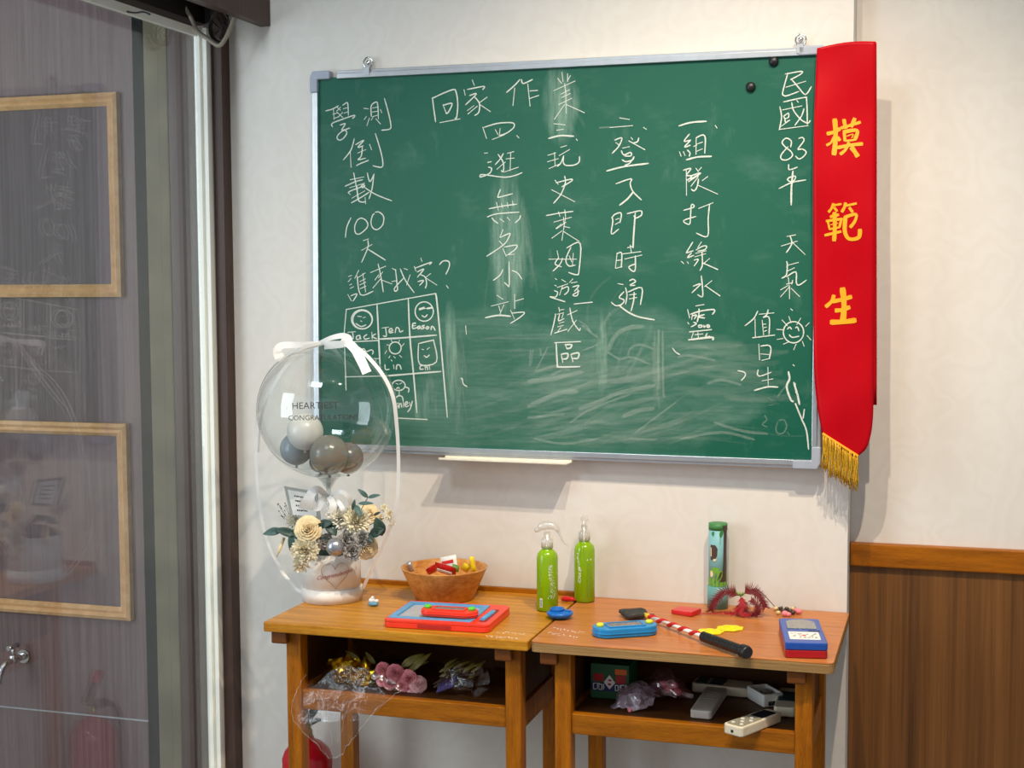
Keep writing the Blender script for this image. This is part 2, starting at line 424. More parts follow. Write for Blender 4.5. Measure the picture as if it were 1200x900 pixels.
t_ = MB(); t_.box(BW, BW + 0.011, FO, FB, 0.03, BH - 0.03); t_.box(BW + 0.011, BW + FWD, FO + 0.003, FB, 0.03, BH - 0.03); t_.build('frame_rail', M_alu, board, bevel=0.001)
for sx in (0, 1):
    for sz in (0, 1):
        wv = 0.028 if sx == 0 else 0.036
        o = [(0, 0.03), (-FWD * 0.45, 0.03), (-FWD - 0.001, 0.03), (-FWD - 0.001, -0.006), (-FWD + 0.006, -FWD - 0.001), (wv + 0.004, -FWD - 0.001), (wv + 0.004, 0), (0, 0)]
        pts = [((x if sx == 0 else BW - x), (z if sz == 0 else BH - z)) for x, z in o]
        q = MB(Matrix(((1, 0, 0, 0), (0, 0, 1, 0), (0, 1, 0, 0), (0, 0, 0, 1))))
        q.prism(pts, FO - 0.002, FB); q.build('corner_cap', M_cap, board, bevel=0.003, seg=3)
for hx, hz in (board_px(431, 84), board_px(938, 62)):
    h = MB(); h.box(hx - 0.0075, hx + 0.0075, FO - 0.002, FO, BH + 0.004, BH + 0.024); h.box(hx - 0.0075, hx + 0.0075, FO, 0.006, BH + 0.0215, BH + 0.024)
    ho = h.build('hanger_hook', M_alu, board, bevel=0.0006)
    ring = [V((hx + 0.011 * math.cos(a), 0.002, BH + 0.034 + 0.013 * math.sin(a))) for a in [2 * PI * k / 20 for k in range(21)]]
    r_ = MB().tube(ring, 0.0022, 8); r_.ball((hx, 0.004, BH + 0.036), (0.006, 0.004, 0.006), 12, 8); r_.build('hanger_ring', M_chrome, ho)
# magnetic chalk tray below
ta = board_px(522, 534); tb = board_px(670, 540)
tr_ = MB(); tr_.box(ta.x, tb.x, -0.046, 0.0, -0.026, -0.0235); tr_.box(ta.x, tb.x, -0.046, -0.044, -0.026, -0.020); tr_.box(ta.x, tb.x, -0.002, 0.010, -0.026, -0.0195)
tr_.build('chalk_tray', M_tray, board, bevel=0.0006)

def stroke(mb, pts, w, y=-0.0006):
    P = []
    for p in pts:
        if not P or (p - P[-1]).length > 1e-5: P.append(p)
    if len(P) < 2: return
    N = len(P); L = []; R = []
    for i in range(N):
        t = (P[min(i + 1, N - 1)] - P[max(i - 1, 0)]); t.normalize(); n = V((-t.y, t.x))
        ww = w * (0.62 if i in (0, N - 1) else 1.0) * (0.9 + 0.2 * random.random())
        c = P[i]
        if i == 0: c = c - t * w * 0.35
        if i == N - 1: c = c + t * w * 0.35
        L.append(c + n * ww / 2); R.append(c - n * ww / 2)
    vs = [(p.x, y, p.y) for p in L] + [(p.x, y, p.y) for p in R]
    mb.add(vs, [(i, i + 1, N + i + 1, N + i) for i in range(N - 1)])
def parse(txt):
    return [[tuple(float(c) for c in q.split(',')) for q in s.split()] for s in txt.strip().split(';') if s.strip()]
def ell(cx, cy, rx, ry, n=28, a0=0.4, over=1.03):
    return ' '.join('%.1f,%.1f' % (cx + rx * math.cos(a0 + over * 2 * PI * k / n), cy + ry * math.sin(a0 + over * 2 * PI * k / n)) for k in range(n + 1))
PXM = 1.0 / 519.0
LAYER = [0]
def chalk(name, groups, m=None, y=None):
    mb = MB()
    for ox, oy, sc, wpx, txt in groups:
        for s in parse(txt):
            pts = [board_px(ox + a / sc, oy + b / sc) for a, b in s]
            if len(pts) > 2: pts = [V((p.x, p.y)) for p in cr([V((p.x, p.y, 0)) for p in pts], 4)]
            LAYER[0] += 1
            stroke(mb, pts, wpx * PXM, (y if y is not None else -0.0008) - 0.000002 * LAYER[0])
    return mb.build(name, m or M_chalk, board)
K = 7.5
TH = 1.42; BO = 1.95
chalk('chalk_writing', [(370, 80, K, TH, '''90,375 150,358 200,330;157,362 163,450;152,405 195,392;160,442 205,425;185,340 218,368;218,343 185,378;190,388 238,432;238,388 195,432;240,325 275,302 285,330 288,412;245,357 285,345;250,395 287,382;150,515 145,485 240,447 335,415 343,425 325,440;
215,500 262,488 228,540;300,525 235,553 195,590 190,618 215,632 250,610 275,567 255,542 232,545;
425,352 462,357;428,450 446,425;452,503 472,440;490,425 488,335 520,302 545,312 552,445;500,350 545,342;498,385 548,377;500,425 550,412;505,430 490,455;530,445 570,490;570,363 582,392;605,265 640,390 662,500 650,535 580,545;
340,620 310,720 245,805;305,740 312,870;352,672 425,632 372,695 418,682;372,745 442,715;412,685 402,770 372,805 440,790;360,855 400,835 465,810;475,670 492,716;525,573 570,720 590,820 580,870 505,857'''),
 (370, 190, K, TH, '''335,95 355,200 380,345;305,155 425,130;260,212 350,172 415,155;300,225 430,186;290,268 310,252 432,208;285,268 305,285;320,317 432,253;315,358 400,310 470,265;365,215 372,325 400,350 440,348;398,215 418,198 432,212 410,225;435,310 440,365;455,95 470,160 485,165 515,105;512,110 497,230 470,322;430,222 530,285 668,340;
310,490 275,570 262,660;370,505 345,560 350,620 385,632 440,590 460,550 440,510 400,492 365,510;515,455 500,470 487,530 505,580 545,592 590,550 598,480 560,440 525,440;
420,690 465,675;405,775 495,725;460,690 460,750 405,880;460,765 540,815 612,860''')])
chalk('chalk_writing', [(390, 290, K, TH, '''140,255 168,245;138,300 162,272;150,330 166,322;155,360 182,345;135,415 165,470;160,425 215,408 180,470;230,200 195,270;215,250 245,415 355,385;222,265 285,225;240,300 288,275;238,330 290,305;243,362 292,340;265,230 290,390;
335,220 465,165;400,145 425,260 445,390;405,240 372,285;440,215 405,265;425,272 355,355;420,282 520,320;
525,185 555,200;553,195 567,330 570,370 550,385 546,355 625,268;520,300 560,292;595,190 640,290 715,395;628,185 657,195;680,242 650,330;
775,95 785,122;718,168 732,207;725,182 865,130 850,150;745,215 802,190 745,262;775,240 815,262 825,320 815,357;750,300 800,290 765,332;860,230 812,268;825,272 915,330;
940,150 970,120 1015,120 1028,150 1015,195 995,235;1000,335 1016,357''')])
chalk('chalk_drawing', [(390, 290, K, 2.0, '''100,770 120,545;120,545 905,405;905,405 925,560 1008,1490;390,505 410,900 420,1120;665,455 680,800 710,1100 740,1450;150,830 400,818;410,805 600,795 912,770;460,1130 700,1110 950,1090;110,1137 430,1130;580,1500 830,1512;103,800 118,1250'''),
 (390, 290, K, 1.5, ell(258, 632, 92, 84) + ';' + ell(262, 635, 84, 80, a0=2) + ''';205,668 250,695 292,680;220,605 250,608;268,618 288,612;248,645 256,650;
135,745 200,740;175,745 180,800 150,812 140,790;240,772 212,780 210,806 236,803 240,775 248,806;300,765 275,785 285,806 322,797;345,745 347,803;378,760 348,782 387,802;
435,708 492,700;465,705 472,777 445,777;500,738 527,730 515,712 497,725 502,750 532,745;550,750 560,705 582,712 592,742 618,732;''' + ell(805, 563, 80, 85) + ''';785,598 810,612 832,590;800,535 840,538'''),
 (390, 290, K, 1.7, '730,665 705,670 705,712 737,705;707,690 728,686;765,690 745,700 755,716 772,698 777,716;806,685 785,692 806,705 785,716;830,696 820,710 835,716 846,702 830,694;865,722 870,695 886,700 900,727'),
 (390, 290, K, 4.0, '768,542 800,532;840,535 868,530'),
 (390, 390, K, 1.5, ell(550, 133, 52, 52) + ''';515,65 525,82;587,65 580,85;627,95 610,117;478,105 500,110;460,182 475,158;495,220 504,203;538,208 550,220;588,198 606,214;514,238 522,247;
460,280 465,322 497,320;535,282 540,314;560,322 565,285 590,285 603,320;755,95 870,68 890,80 912,255 765,275 755,95;785,145 800,148;830,145 850,130;805,200 825,215 850,195;792,285 770,295 770,320 797,318;810,283 816,325;815,305 830,300 836,325;850,295 855,322;845,280 862,280;
245,150 275,140 295,165 340,150 357,165 350,187;345,225 405,227;382,240 372,270 402,295;''' + ell(580, 462, 57, 45) + ''';635,475 670,490 665,522;558,445 575,452;590,450 607,440;563,490 575,480 587,488;585,508 585,555;550,582 575,555 610,560 620,600;
552,625 557,660;577,620 560,625 560,655 577,640 580,660;585,660 587,625 602,625 607,655;620,585 624,652;640,632 660,620 650,605 635,625 645,650 668,640;675,610 683,640;700,600 685,660 660,695''')])
chalk('chalk_writing', [(490, 80, K, TH + .15, '''155,470 130,280 142,258 300,190 335,210 350,320 340,430 325,440;195,478 370,445;220,320 250,400;225,325 300,310 268,385 248,396;
478,105 495,150;405,190 415,237;435,187 577,160 570,187;455,240 515,225 420,320;500,255 540,310 535,385 500,415;490,330 435,372;520,335 440,402;607,255 545,300;545,320 635,380;
895,100 850,150 780,212;850,175 835,327;910,100 925,135 1005,100;965,140 985,332;985,200 1050,195;985,265 1060,240'''),
 (630, 70, K, TH, '''215,112 225,192;265,125 265,192;178,165 212,207;290,140 270,175;145,272 330,188;240,210 246,280;208,302 282,265;213,332 287,298;188,394 300,340;248,265 252,472;237,395 150,522;255,395 412,466''')])
chalk('chalk_writing', [(490, 80, K, TH, '''570,520 603,617;580,520 700,485 830,480 842,520 780,570 715,592;680,540 702,582;722,530 715,592;655,626 760,585;868,592 887,612;585,747 612,745;612,827 642,822'''),
 (540, 180, K, TH, '''240,80 270,70;245,120 272,130 262,165 225,190 172,206 180,185 240,190 380,208 470,195 540,168;375,0 350,45 305,97;330,8 375,80 375,157 358,150;392,75 320,137;412,-2 467,-17;400,47 470,40;440,-5 435,150;385,162 507,120;
350,315 328,375 340,383 455,353;250,485 380,460 492,445;235,557 320,530 512,515;315,430 332,502;358,440 370,478;410,432 416,472;455,418 463,458;275,565 295,590 327,613;345,572 380,600;410,560 432,587;525,545 517,575 480,607;
372,670 345,735;350,737 430,702 425,730 380,800 230,902;340,770 372,802'''),
 (540, 280, K, TH, '''372,85 400,152;385,72 490,55 482,90 415,140;400,142 467,135;425,200 427,405 410,405 385,383;370,270 345,320 288,364;453,278 500,300 537,352;
320,496 372,530;270,590 420,552;335,590 352,645;380,580 345,662;475,488 475,612;480,547 552,525;440,628 472,702;450,652 560,645 520,690 438,742'''), (540, 280, K, BO, '220,692 330,672 437,680')])
chalk('chalk_writing', [(630, 70, K, TH, '145,563 242,573;170,620 227,612;342,698 350,710'), (630, 70, K, BO, '100,692 200,668 317,673'),
 (540, 180, K, TH, '''768,15 835,-5;765,72 857,45;825,-8 830,105;778,132 870,92;880,-55 930,-70;868,17 957,-35;905,20 880,85 850,112;905,22 903,80 930,105 1000,100 1040,75 1045,28;
830,235 857,270;840,257 970,225 970,245 890,292;915,200 920,260 880,360 818,436;800,318 1002,423;
753,545 860,525 988,508;860,512 872,552;915,495 922,550;820,602 972,560;905,560 905,620;885,620 838,658;905,640 957,652;925,605 845,660;922,560 890,762;890,680 803,743;905,685 1042,772'''),
 (540, 280, K, TH, '''848,105 862,170;778,178 1018,178;857,170 830,220 885,245;895,170 875,220 813,282;933,80 1050,38 1040,280 1020,315 950,295;968,75 925,180 950,237 1007,230;990,128 983,227;955,150 975,200;
833,350 844,357;828,407 840,413;825,455 852,470 835,510 783,508 830,525 918,552;890,358 922,377;850,427 942,395;897,410 870,492;890,440 942,420 945,460 913,490;985,353 958,382;972,387 1022,378;985,422 1040,410 1000,460;1030,445 1030,490 1005,502 988,490 1042,458;
863,603 870,640;870,625 907,620;850,662 905,650;835,660 820,740 793,842;870,665 860,720 907,700;902,660 890,692;865,742 907,730;855,772 902,760;880,780 848,822;940,667 1022,630;960,608 985,720 1040,802 1052,785;1017,715 943,812'''),
 (540, 280, K, BO, '828,827 932,795;1000,572 1155,556'),
 (620, 380, K, BO, '228,162 452,152;240,165 250,350 265,375 447,372;320,180 335,215;320,180 375,180 365,207 335,215;285,265 297,332;290,262 342,258 335,300 300,305;370,265 387,327;375,262 437,252 430,297 390,300')])
chalk('chalk_writing', [(690, 130, K, TH + .1, '''275,62 357,76;190,146 385,130;483,146 507,162;230,257 292,238 265,310 208,372;240,280 270,302;373,235 387,252;440,238 430,270 395,282;300,327 357,315;288,352 310,387 368,365 372,395 318,397;295,430 330,447 385,430 397,403;397,408 360,460 320,477;
242,640 372,597 365,640 390,710 463,782'''), (690, 130, K, BO, '355,265 492,340;160,528 310,490 522,462;390,715 340,775 273,828'),
 (690, 230, K, TH + .1, '''205,187 230,160 275,145 288,165 275,232;205,190 213,220 200,332 262,290;240,205 267,195;235,247 267,230;340,153 450,128 468,145 460,170 415,192 398,172;
250,500 235,632;250,505 290,500 287,622;245,565 287,560;240,633 292,620;343,452 392,440;365,430 375,492;300,507 457,487;318,552 467,517;410,525 410,640 390,660 353,622 407,595'''), (690, 230, K, BO, '410,150 395,350 390,452'),
 (690, 310, K, TH + .1, '258,168 302,176;360,142 390,130 412,150 363,182 407,182;310,240 268,290 312,312 290,350 240,362 200,333;325,205 337,270 325,347;345,242 467,205 455,352;358,267 417,260;358,302 422,290;400,245 395,320 373,407'), (690, 310, K, BO, '265,358 350,420 440,460 577,486')])
chalk('chalk_writing', [(690, 130, K, TH + .1, '''1113,130 1127,150;885,205 838,267 895,257;893,262 842,318 892,302;798,360 812,397;833,360 847,392;868,345 890,370 885,398;945,240 943,382;945,237 1000,212 1025,240 1020,372;950,292 1000,275;925,312 948,302;945,357 997,335;
833,522 895,505 885,530 860,565 907,575 863,612;858,520 860,742;943,505 962,532;990,498 960,532;897,572 987,545 878,622;897,602 960,572;962,580 900,662;965,600 955,660 930,702 903,690;1045,578 1000,612;965,655 1132,731'''), (690, 130, K, BO, '795,132 900,102 1032,92;860,430 960,405 1077,400;900,597 975,552'),
 (690, 230, K, TH, '''836,124 925,95 910,70 900,95 895,180 885,247 833,215 942,178;968,107 1092,58;1062,75 1050,200 1045,352 948,325;
915,403 868,480 862,497 917,480;902,500 868,540 922,520;815,572 835,592;868,578 877,592;990,403 960,450;945,472 1000,440 1037,440 1020,470 960,482;940,502 1032,480;935,532 1027,505;995,490 1000,600 978,652;928,562 965,555 928,612;1062,548 1010,592;
990,700 1000,800 1000,882 958,865;920,790 985,770 908,847;1082,743 1020,792'''), (690, 230, K, BO, '1000,585 1132,643;1028,788 1152,874'),
 (690, 310, K, TH + .2, '943,364 1012,352;870,398 887,467;895,437 980,410 1090,395 1107,410 1088,437;970,390 968,440 955,502;912,442 905,482;915,450 947,445 930,477;1015,440 960,460 1018,470;872,510 880,522;923,508 947,520 903,547;965,538 970,552 995,547 990,532 965,535;1010,535 1015,552 1027,540;1040,532 1045,552 1062,547 1055,532 1038,532;920,600 905,642;960,600 965,652;935,617 1002,610;1040,605 1028,640 1062,630'), (690, 310, K, BO + .3, '890,592 1077,572;880,662 1077,640 1092,660')])
chalk('chalk_writing', [(840, 60, K, TH, '''603,202 745,178 735,205 650,250;625,195 580,360 590,390 620,392 722,355;610,317 782,265;655,245 720,320 780,382 832,312;
555,490 570,580 550,692;588,447 770,408 790,430 797,642;553,688 802,655;580,517 747,482;660,452 675,520 740,602 800,632 822,610;767,508 745,570 688,652;703,433 717,450;590,572 630,545 630,582 600,592 588,570;600,592 605,627 632,610;558,667 642,608'''),
 (840, 160, K, TH, '''650,92 655,40 610,15 575,50 600,90 650,130 665,170 620,205 570,200 568,160 625,92;722,17 755,10 765,40 713,112 750,110 785,135 770,170 725,198 693,173;
633,248 638,292 707,270;620,377 640,360 692,350 680,387 645,397 622,380;550,457 660,405 782,382'''), (840, 160, K, BO, '670,305 657,450 655,600'),
 (830, 230, K, TH, '''693,353 767,340;645,437 782,395;720,350 735,400 725,440 688,494;745,410 852,512;
698,607 792,582;690,575 695,600 688,690 648,720;700,657 757,630;690,707 770,665 775,760 800,780 862,738;705,715 710,772;690,772 742,760;638,822 702,785;742,740 735,772;715,785 715,900;710,800 638,882;730,810 802,880'''),
 (850, 340, K, TH, '576,165 592,178;596,655 606,665;' + ell(600, 370, 89, 93) + ''';500,263 545,312;560,233 578,287;662,248 630,302;737,288 708,317;453,345 507,348;458,433 507,425;513,474 557,455;622,475 603,522;678,450 693,492;720,400 752,437;548,342 565,325 582,342;618,332 635,325 647,357;563,393 590,415 647,405;
285,185 250,250 175,312;262,255 265,412;300,212 427,200;377,173 365,215 340,235;335,240 375,232 390,270 385,387;325,265 337,392;335,300 357,298;340,330 362,325;345,362 362,355;
295,475 302,612;313,492 380,485 402,520 387,602;313,560 397,567;323,617 392,600;290,700 283,740 310,755 402,722;375,678 378,837;325,797 417,780'''), (850, 340, K, BO, '243,418 432,395;258,881 370,850 462,852')])
chalk('chalk_scribble', [(850, 340, K, 1.5, '113,708 165,720 177,750 143,792'), (860, 420, K, 2.2, '480,118 490,180 465,250 500,360 522,378;528,213 560,320 577,402;620,450 610,522'), (860, 420, K, 3.0, '543,400 600,540'), (860, 420, K, 1.6, '600,540 640,640 657,797;540,220 545,300'),
 (390, 290, K, 1.5, '1170,690 1176,762'), (390, 390, K, 1.5, '1128,402 1140,405 1150,450 1182,472'), (690, 310, K, 1.3, '738,735 765,770 800,790')])
chalk('chalk_smear', [(860, 420, K, 1.6, '400,545 440,540 465,590 440,650 390,660 370,620 385,560;470,650 487,672;305,350 337,367;303,412 347,405;270,500 290,540 250,580 292,602;460,240 410,300 385,340'),
 (620, 380, K, 2.6, '15,232 5,360;35,230 18,350;165,205 60,410;100,215 105,270;700,250 800,305 900,290 1060,350;870,270 900,205 980,180 1090,215;60,420 160,385 260,365;200,445 300,400 350,400;470,10 540,70 600,110;490,225 590,185;1175,60 1180,560 1190,640'),
 (620, 380, K, 5, '1140,60 1135,560;690,240 760,100 880,30 1000,20;0,500 200,480 460,420;0,720 250,610 420,590;450,740 620,680 800,600 1100,540;830,810 960,760 1090,740;0,820 300,790'),
 (500, 380, 2.608, 3.0, '880,300 960,325 1040,335;620,350 700,352;640,330 760,240;860,180 900,170 960,185;880,110 800,95 770,100;440,300 500,260 620,215;780,350 900,330 1000,352;330,350 420,365 520,350'),
 (690, 130, K, 3.0, '100,148 190,143'), (540, 280, K, 1.6, '1040,720 1100,760 1150,830')], M_smear, -0.0003)

M_haze = m_chalk('chalk_haze_streaks', 0.030, 260)
def streaks(name, zones, seed):
    rnd = random.Random(seed); mb = MB()
    for n, x0, x1, y0, y1, s0, s1, l0, l1, w0, w1, cv in zones:
        for _ in range(n):
            x, y = rnd.uniform(x0, x1), rnd.uniform(y0, y1); sl = rnd.uniform(s0, s1); L = rnd.uniform(l0, l1); c = rnd.uniform(-cv, cv)
            ca, sa = math.cos(sl), math.sin(sl)
            pts = [(x + ca * L * t - sa * c * L * (4 * t * (1 - t)), y + sa * L * t + ca * c * L * (4 * t * (1 - t))) for t in [k / 8 for k in range(9)]]
            P = [board_px(a, b) for a, b in pts]
            if any(p.x < 0.01 or p.x > BW - 0.01 or p.y < 0.01 for p in P): continue
            LAYER[0] += 1; stroke(mb, P, rnd.uniform(w0, w1) * PXM, -0.00012 - 0.0000008 * LAYER[0])
    mb.build(name, M_haze, board)
streaks('chalk_smear', [(84, 545, 740, 430, 528, -0.32, -0.08, 40, 150, 1.5, 7.0, .06), (34, 590, 800, 455, 525, -0.45, -0.15, 30, 90, 0.8, 3.0, .08), (30, 775, 860, 400, 470, -0.1, 0.12, 30, 95, 2.0, 8, .08), (26, 600, 900, 500, 532, -0.02, 0.12, 40, 130, .8, 2.5, .05)], 3)
streaks('chalk_smear', [(16, 690, 735, 385, 450, -1.3, -0.7, 30, 70, 1.5, 4, .3), (10, 764, 772, 385, 405, 1.45, 1.6, 50, 90, 1.0, 3.5, .03), (14, 530, 546, 370, 420, 1.4, 1.65, 50, 110, 1.0, 4, .03), (10, 500, 512, 430, 460, 1.45, 1.65, 20, 45, 2, 4, .03), (18, 575, 622, 225, 330, 1.35, 1.7, 25, 70, 1.5, 6, .05), (14, 650, 668, 85, 110, 0.9, 1.5, 20, 60, 1.5, 5, .05), (12, 540, 640, 395, 430, -0.05, 0.05, 30, 80, 1.5, 4, .04)], 5)

# ------------------------------------------------------------ magnets on the board
mg = MB(); mg.lathe([(0.0092, 0), (0.0105, 0.002), (0.0105, 0.0045), (0.008, 0.008), (0.003, 0.0095), (0, 0.0098)], 24)
for i, (u, v, lb) in enumerate(((907, 72, 'round black magnet at the top edge of the green chalkboard'), (880, 102, 'round black magnet a little below the top edge of the chalkboard'))):
    p2 = board_px(u, v)
    if i == 0: mg0 = mg.build('magnet', M_black)
    o = mg0 if i == 0 else mg0.copy()
    if i: COL.objects.link(o)
    mm = mb_ @ Matrix.Translation((p2.x, -0.0008, p2.y)) @ Matrix.Rotation(PI / 2, 4, 'X'); o.matrix_world = mm
    tag(o, lb, 'magnet', 'magnets on the chalkboard')

# ------------------------------------------------------------ red sash
def m_satin(name, c, var=0.1):
    t = NT(name); co = t.coords((1, 1, 0.25)); n = t.noise(9, 4, co); c = lin(c)
    t.bsdf(t.ramp(n, [(0.3, tuple(x * (1 - var) for x in c[:3]) + (1,)), (0.7, tuple(min(1, x * (1 + var)) for x in c[:3]) + (1,))]), 0.36, 0, 0.14, t.noise(700, 2, co), 0.06, 0.0005)
    return t.m
M_sash = m_satin('red_satin', (176, 0, 16)); M_gold = mat('gold_lettering', (250, 160, 0), 0.5); M_fringe = mat('gold_fringe', (206, 160, 30), 0.4, 0.3, scale=300, var=0.4)
sash = thing('award_sash', 'red satin sash with yellow characters and gold fringe over the chalkboard right end', 'sash', (1.23, -0.052, 1.5))
sc0 = V((1.23, -0.052, 1.5))
def sash_y(x, z):   # gentle folds of the cloth
    k = min(1, max(0, (1.30 - z) / 0.2))
    return -0.0520 - 0.0040 * math.sin((x - 1.17) * 26 + z * 5.0) - 0.0034 * math.sin(z * 15 + x * 22) - 0.0012 * math.sin(z * 37 - x * 30) - 0.006 * k * math.sin((x - 1.17) / 0.12 * PI)
def sash_pt(u, v):
    p = at(u, v, y=-0.054); return V((p.x, sash_y(p.x, p.z), p.z))
Ls = [(957, 56), (956, 80), (954, 150), (953, 250), (953, 340), (954, 430), (957, 470), (961, 495), (964, 508)]
Rs = [(1026.5, 49), (1026, 80), (1025.5, 150), (1025, 250), (1024, 340), (1023.5, 430), (1023, 490), (1017, 522), (1006, 534)]
rows = []
LL = cr([V((a, b, 0)) for a, b in Ls], 5); RR = cr([V((a, b, 0)) for a, b in Rs], 5)
for l, r in zip(LL, RR):
    row = []
    for k in range(15):
        t = k / 14; p = l.lerp(r, t)
        q = sash_pt(p.x, p.y - (3.5 * math.sin(t * PI) if l.y < 60 else 0)); row.append(q - sc0)
    rows.append(row)
MB().grid(rows).build('sash_cloth', M_sash, sash, solid=0.0012)
bk = [[sash_pt(u, v) + V((0, 0.006, 0)) - sc0 for u in (1000, 1010, 1020, 1027.2)] for v in range(50, 486, 25)]
MB().grid(bk).build('sash_back_layer', M_sash, sash, solid=0.001)
def brush(mb, ox, oy, sc, w, txt):
    for s in parse(txt):
        pts = [V((ox + a / sc, oy + b / sc, 0)) for a, b in s]
        pts = cr(pts, 5) if len(pts) > 2 else [pts[0].lerp(pts[1], k / 4) for k in range(5)]
        N = len(pts); L = []; R = []
        for i, p in enumerate(pts):
            t = (pts[min(i + 1, N - 1)] - pts[max(i - 1, 0)]).normalized(); n = V((-t.y, t.x, 0))
            f = i / (N - 1); ww = w / sc * (0.78 + 0.22 * abs(2 * f - 1)) * (0.72 if i == N - 1 or i == 0 else 1)
            c = p + (t * w / sc * 0.12 if i == N - 1 else -t * w / sc * 0.12 if i == 0 else V((0, 0, 0)))
            L.append(c + n * ww / 2); R.append(c - n * ww / 2)
        LAYER[0] += 1
        vs = [sash_pt(p.x, p.y) + V((0, -0.0018 - 0.000004 * (LAYER[0] % 40), 0)) - sc0 for p in L + R]
        mb.add(vs, [(i, i + 1, N + i + 1, N + i) for i in range(N - 1)])
def chars(ox, oy, sc, L):
    lt = MB()
    for w_, s_ in L: brush(lt, ox, oy, sc, w_ * 1.22, s_)
    lt.build('gold_character', M_gold, sash)
chars(930, 110, 7.5, ((30, '295,350 350,335 405,305'), (38, '360,220 368,330 365,430 355,535'), (20, '355,375 330,425 290,452'), (28, '385,380 405,408'), (24, '412,298 500,272 585,245'), (32, '440,222 455,300'), (34, '535,212 505,285'), (26, '442,330 450,410'), (30, '435,332 555,318 540,395'), (9, '465,370 520,352 510,385'), (18, '452,412 545,400'), (28, '385,472 500,448 605,437'), (26, '485,425 455,490 410,530'), (38, '508,468 540,512 562,548')))
chars(930, 210, 9, ((26, '422,258 400,310 370,347'), (22, '410,278 503,262'), (26, '428,300 460,338'), (30, '548,250 535,300 508,345'), (24, '545,282 662,255'), (30, '588,300 622,347'), (30, '388,397 475,375'), (26, '345,442 515,418'), (22, '362,442 378,520'), (26, '505,420 485,505'), (10, '390,482 470,462'), (20, '375,528 485,508'), (28, '330,592 500,552'), (40, '432,352 435,500 428,650'), (30, '538,402 655,370 648,440 598,508'), (38, '548,392 540,540 575,622 640,632 692,605 700,530')))
chars(930, 310, 9, ((36, '425,325 400,390 340,445'), (40, '410,388 500,372 610,340'), (40, '440,485 500,480 592,450'), (48, '392,608 520,605 655,588'), (56, '515,250 532,430 520,600')))
ed = [sash_pt(964 + 42 * t, 508 + 26 * t) for t in [k / 24 for k in range(25)]]
MB().tube([p + V((0, -0.002, 0)) - sc0 for p in ed], 0.003, 8).build('fringe_band', M_gold, sash)
fg = MB()
for k in range(70):
    t = (k + random.random() * .6) / 70; p = sash_pt(964 + 42 * t, 508 + 26 * t) - sc0 + V((0, random.uniform(-.005, .004), 0))
    ln = 0.068 + 0.018 * random.random() - 0.004 * t
    q = [p + V((random.uniform(-.003, .003) * j / 3, random.uniform(-.003, .003), -ln * j / 4)) for j in range(5)]
    fg.tube(q, 0.0012, 5)
fg.build('fringe', M_fringe, sash)

# ------------------------------------------------------------ desks
def desk(x0, x1, label, top_mat, lam, legx, zt=0.750):
    cx = (x0 + x1) / 2; t = thing('school_desk', label, 'desk', (cx, -0.22, 0), 0, 'wooden school desks along the wall')
    a0, a1 = x0 - cx, x1 - cx; yf, yb = -0.4357 + 0.22, -0.002 + 0.22
    th = 0.0215
    o = rrect(a1 - a0, yb - yf, 0.012 if lam else 0.004, 4, (0, (yf + yb) / 2))
    if lam:
        MB().prism(o, zt - 0.003, zt).build('tabletop', top_mat, t, bevel=0.0008)
        MB().prism(o, zt - th, zt - 0.0032).build('tabletop_core', M_ply, t, bevel=0.001)
    else:
        MB().prism(o, zt - th, zt).build('tabletop', top_mat, t, bevel=0.0025)
        MB().box(a0 + 0.005, a1 - 0.005, yb - 0.012, yb, zt - 0.001, zt + 0.011).build('back_ledge', M_deskx, t, bevel=0.002)
    lw = 0.034
    for lx in legx:
        for ly, ld in ((-0.41, 0.036), (-0.135, 0.034)):
            MB().box(lx - cx, lx - cx + lw, ly + 0.22, ly + ld + 0.22, 0, zt - th - 0.001).build('leg', M_deskleg, t, bevel=0.002)
    il, ir = legx[0] - cx + lw, legx[1] - cx
    for bx in (legx[0] - cx - 0.026, legx[1] - cx - 0.017 + (0.003 if lam else 0)):
        MB().box(bx, bx + 0.036, yf + 0.006, yf + 0.0255, zt - th - 0.026, zt - th).build('bracket', M_bracket, t, bevel=0.003)
    MB().box(il, ir, -0.405 + 0.22, -0.385 + 0.22, 0.556, 0.598).build('front_rail', M_deskx, t, bevel=0.002)
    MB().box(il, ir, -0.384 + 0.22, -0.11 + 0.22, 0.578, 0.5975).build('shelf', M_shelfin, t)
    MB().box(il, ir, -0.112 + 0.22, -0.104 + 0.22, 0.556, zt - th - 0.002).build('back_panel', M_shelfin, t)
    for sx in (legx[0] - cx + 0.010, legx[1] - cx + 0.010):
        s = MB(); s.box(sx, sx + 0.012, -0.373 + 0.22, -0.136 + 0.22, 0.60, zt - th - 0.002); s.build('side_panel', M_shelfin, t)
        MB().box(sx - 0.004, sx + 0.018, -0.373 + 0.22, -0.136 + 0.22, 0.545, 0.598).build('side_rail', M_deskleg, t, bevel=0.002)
    return t
desk1 = desk(0.0465, 0.6423, 'honey coloured wooden school desk on the left with flowers in clear wrap on its shelf', M_desk, False, (0.088, 0.586))
desk2 = desk(0.6481, 1.2504, 'wooden school desk on the right with reddish laminate top and remote handsets on its shelf', M_desktop2, True, (0.692, 1.176))
ZT = 0.7507
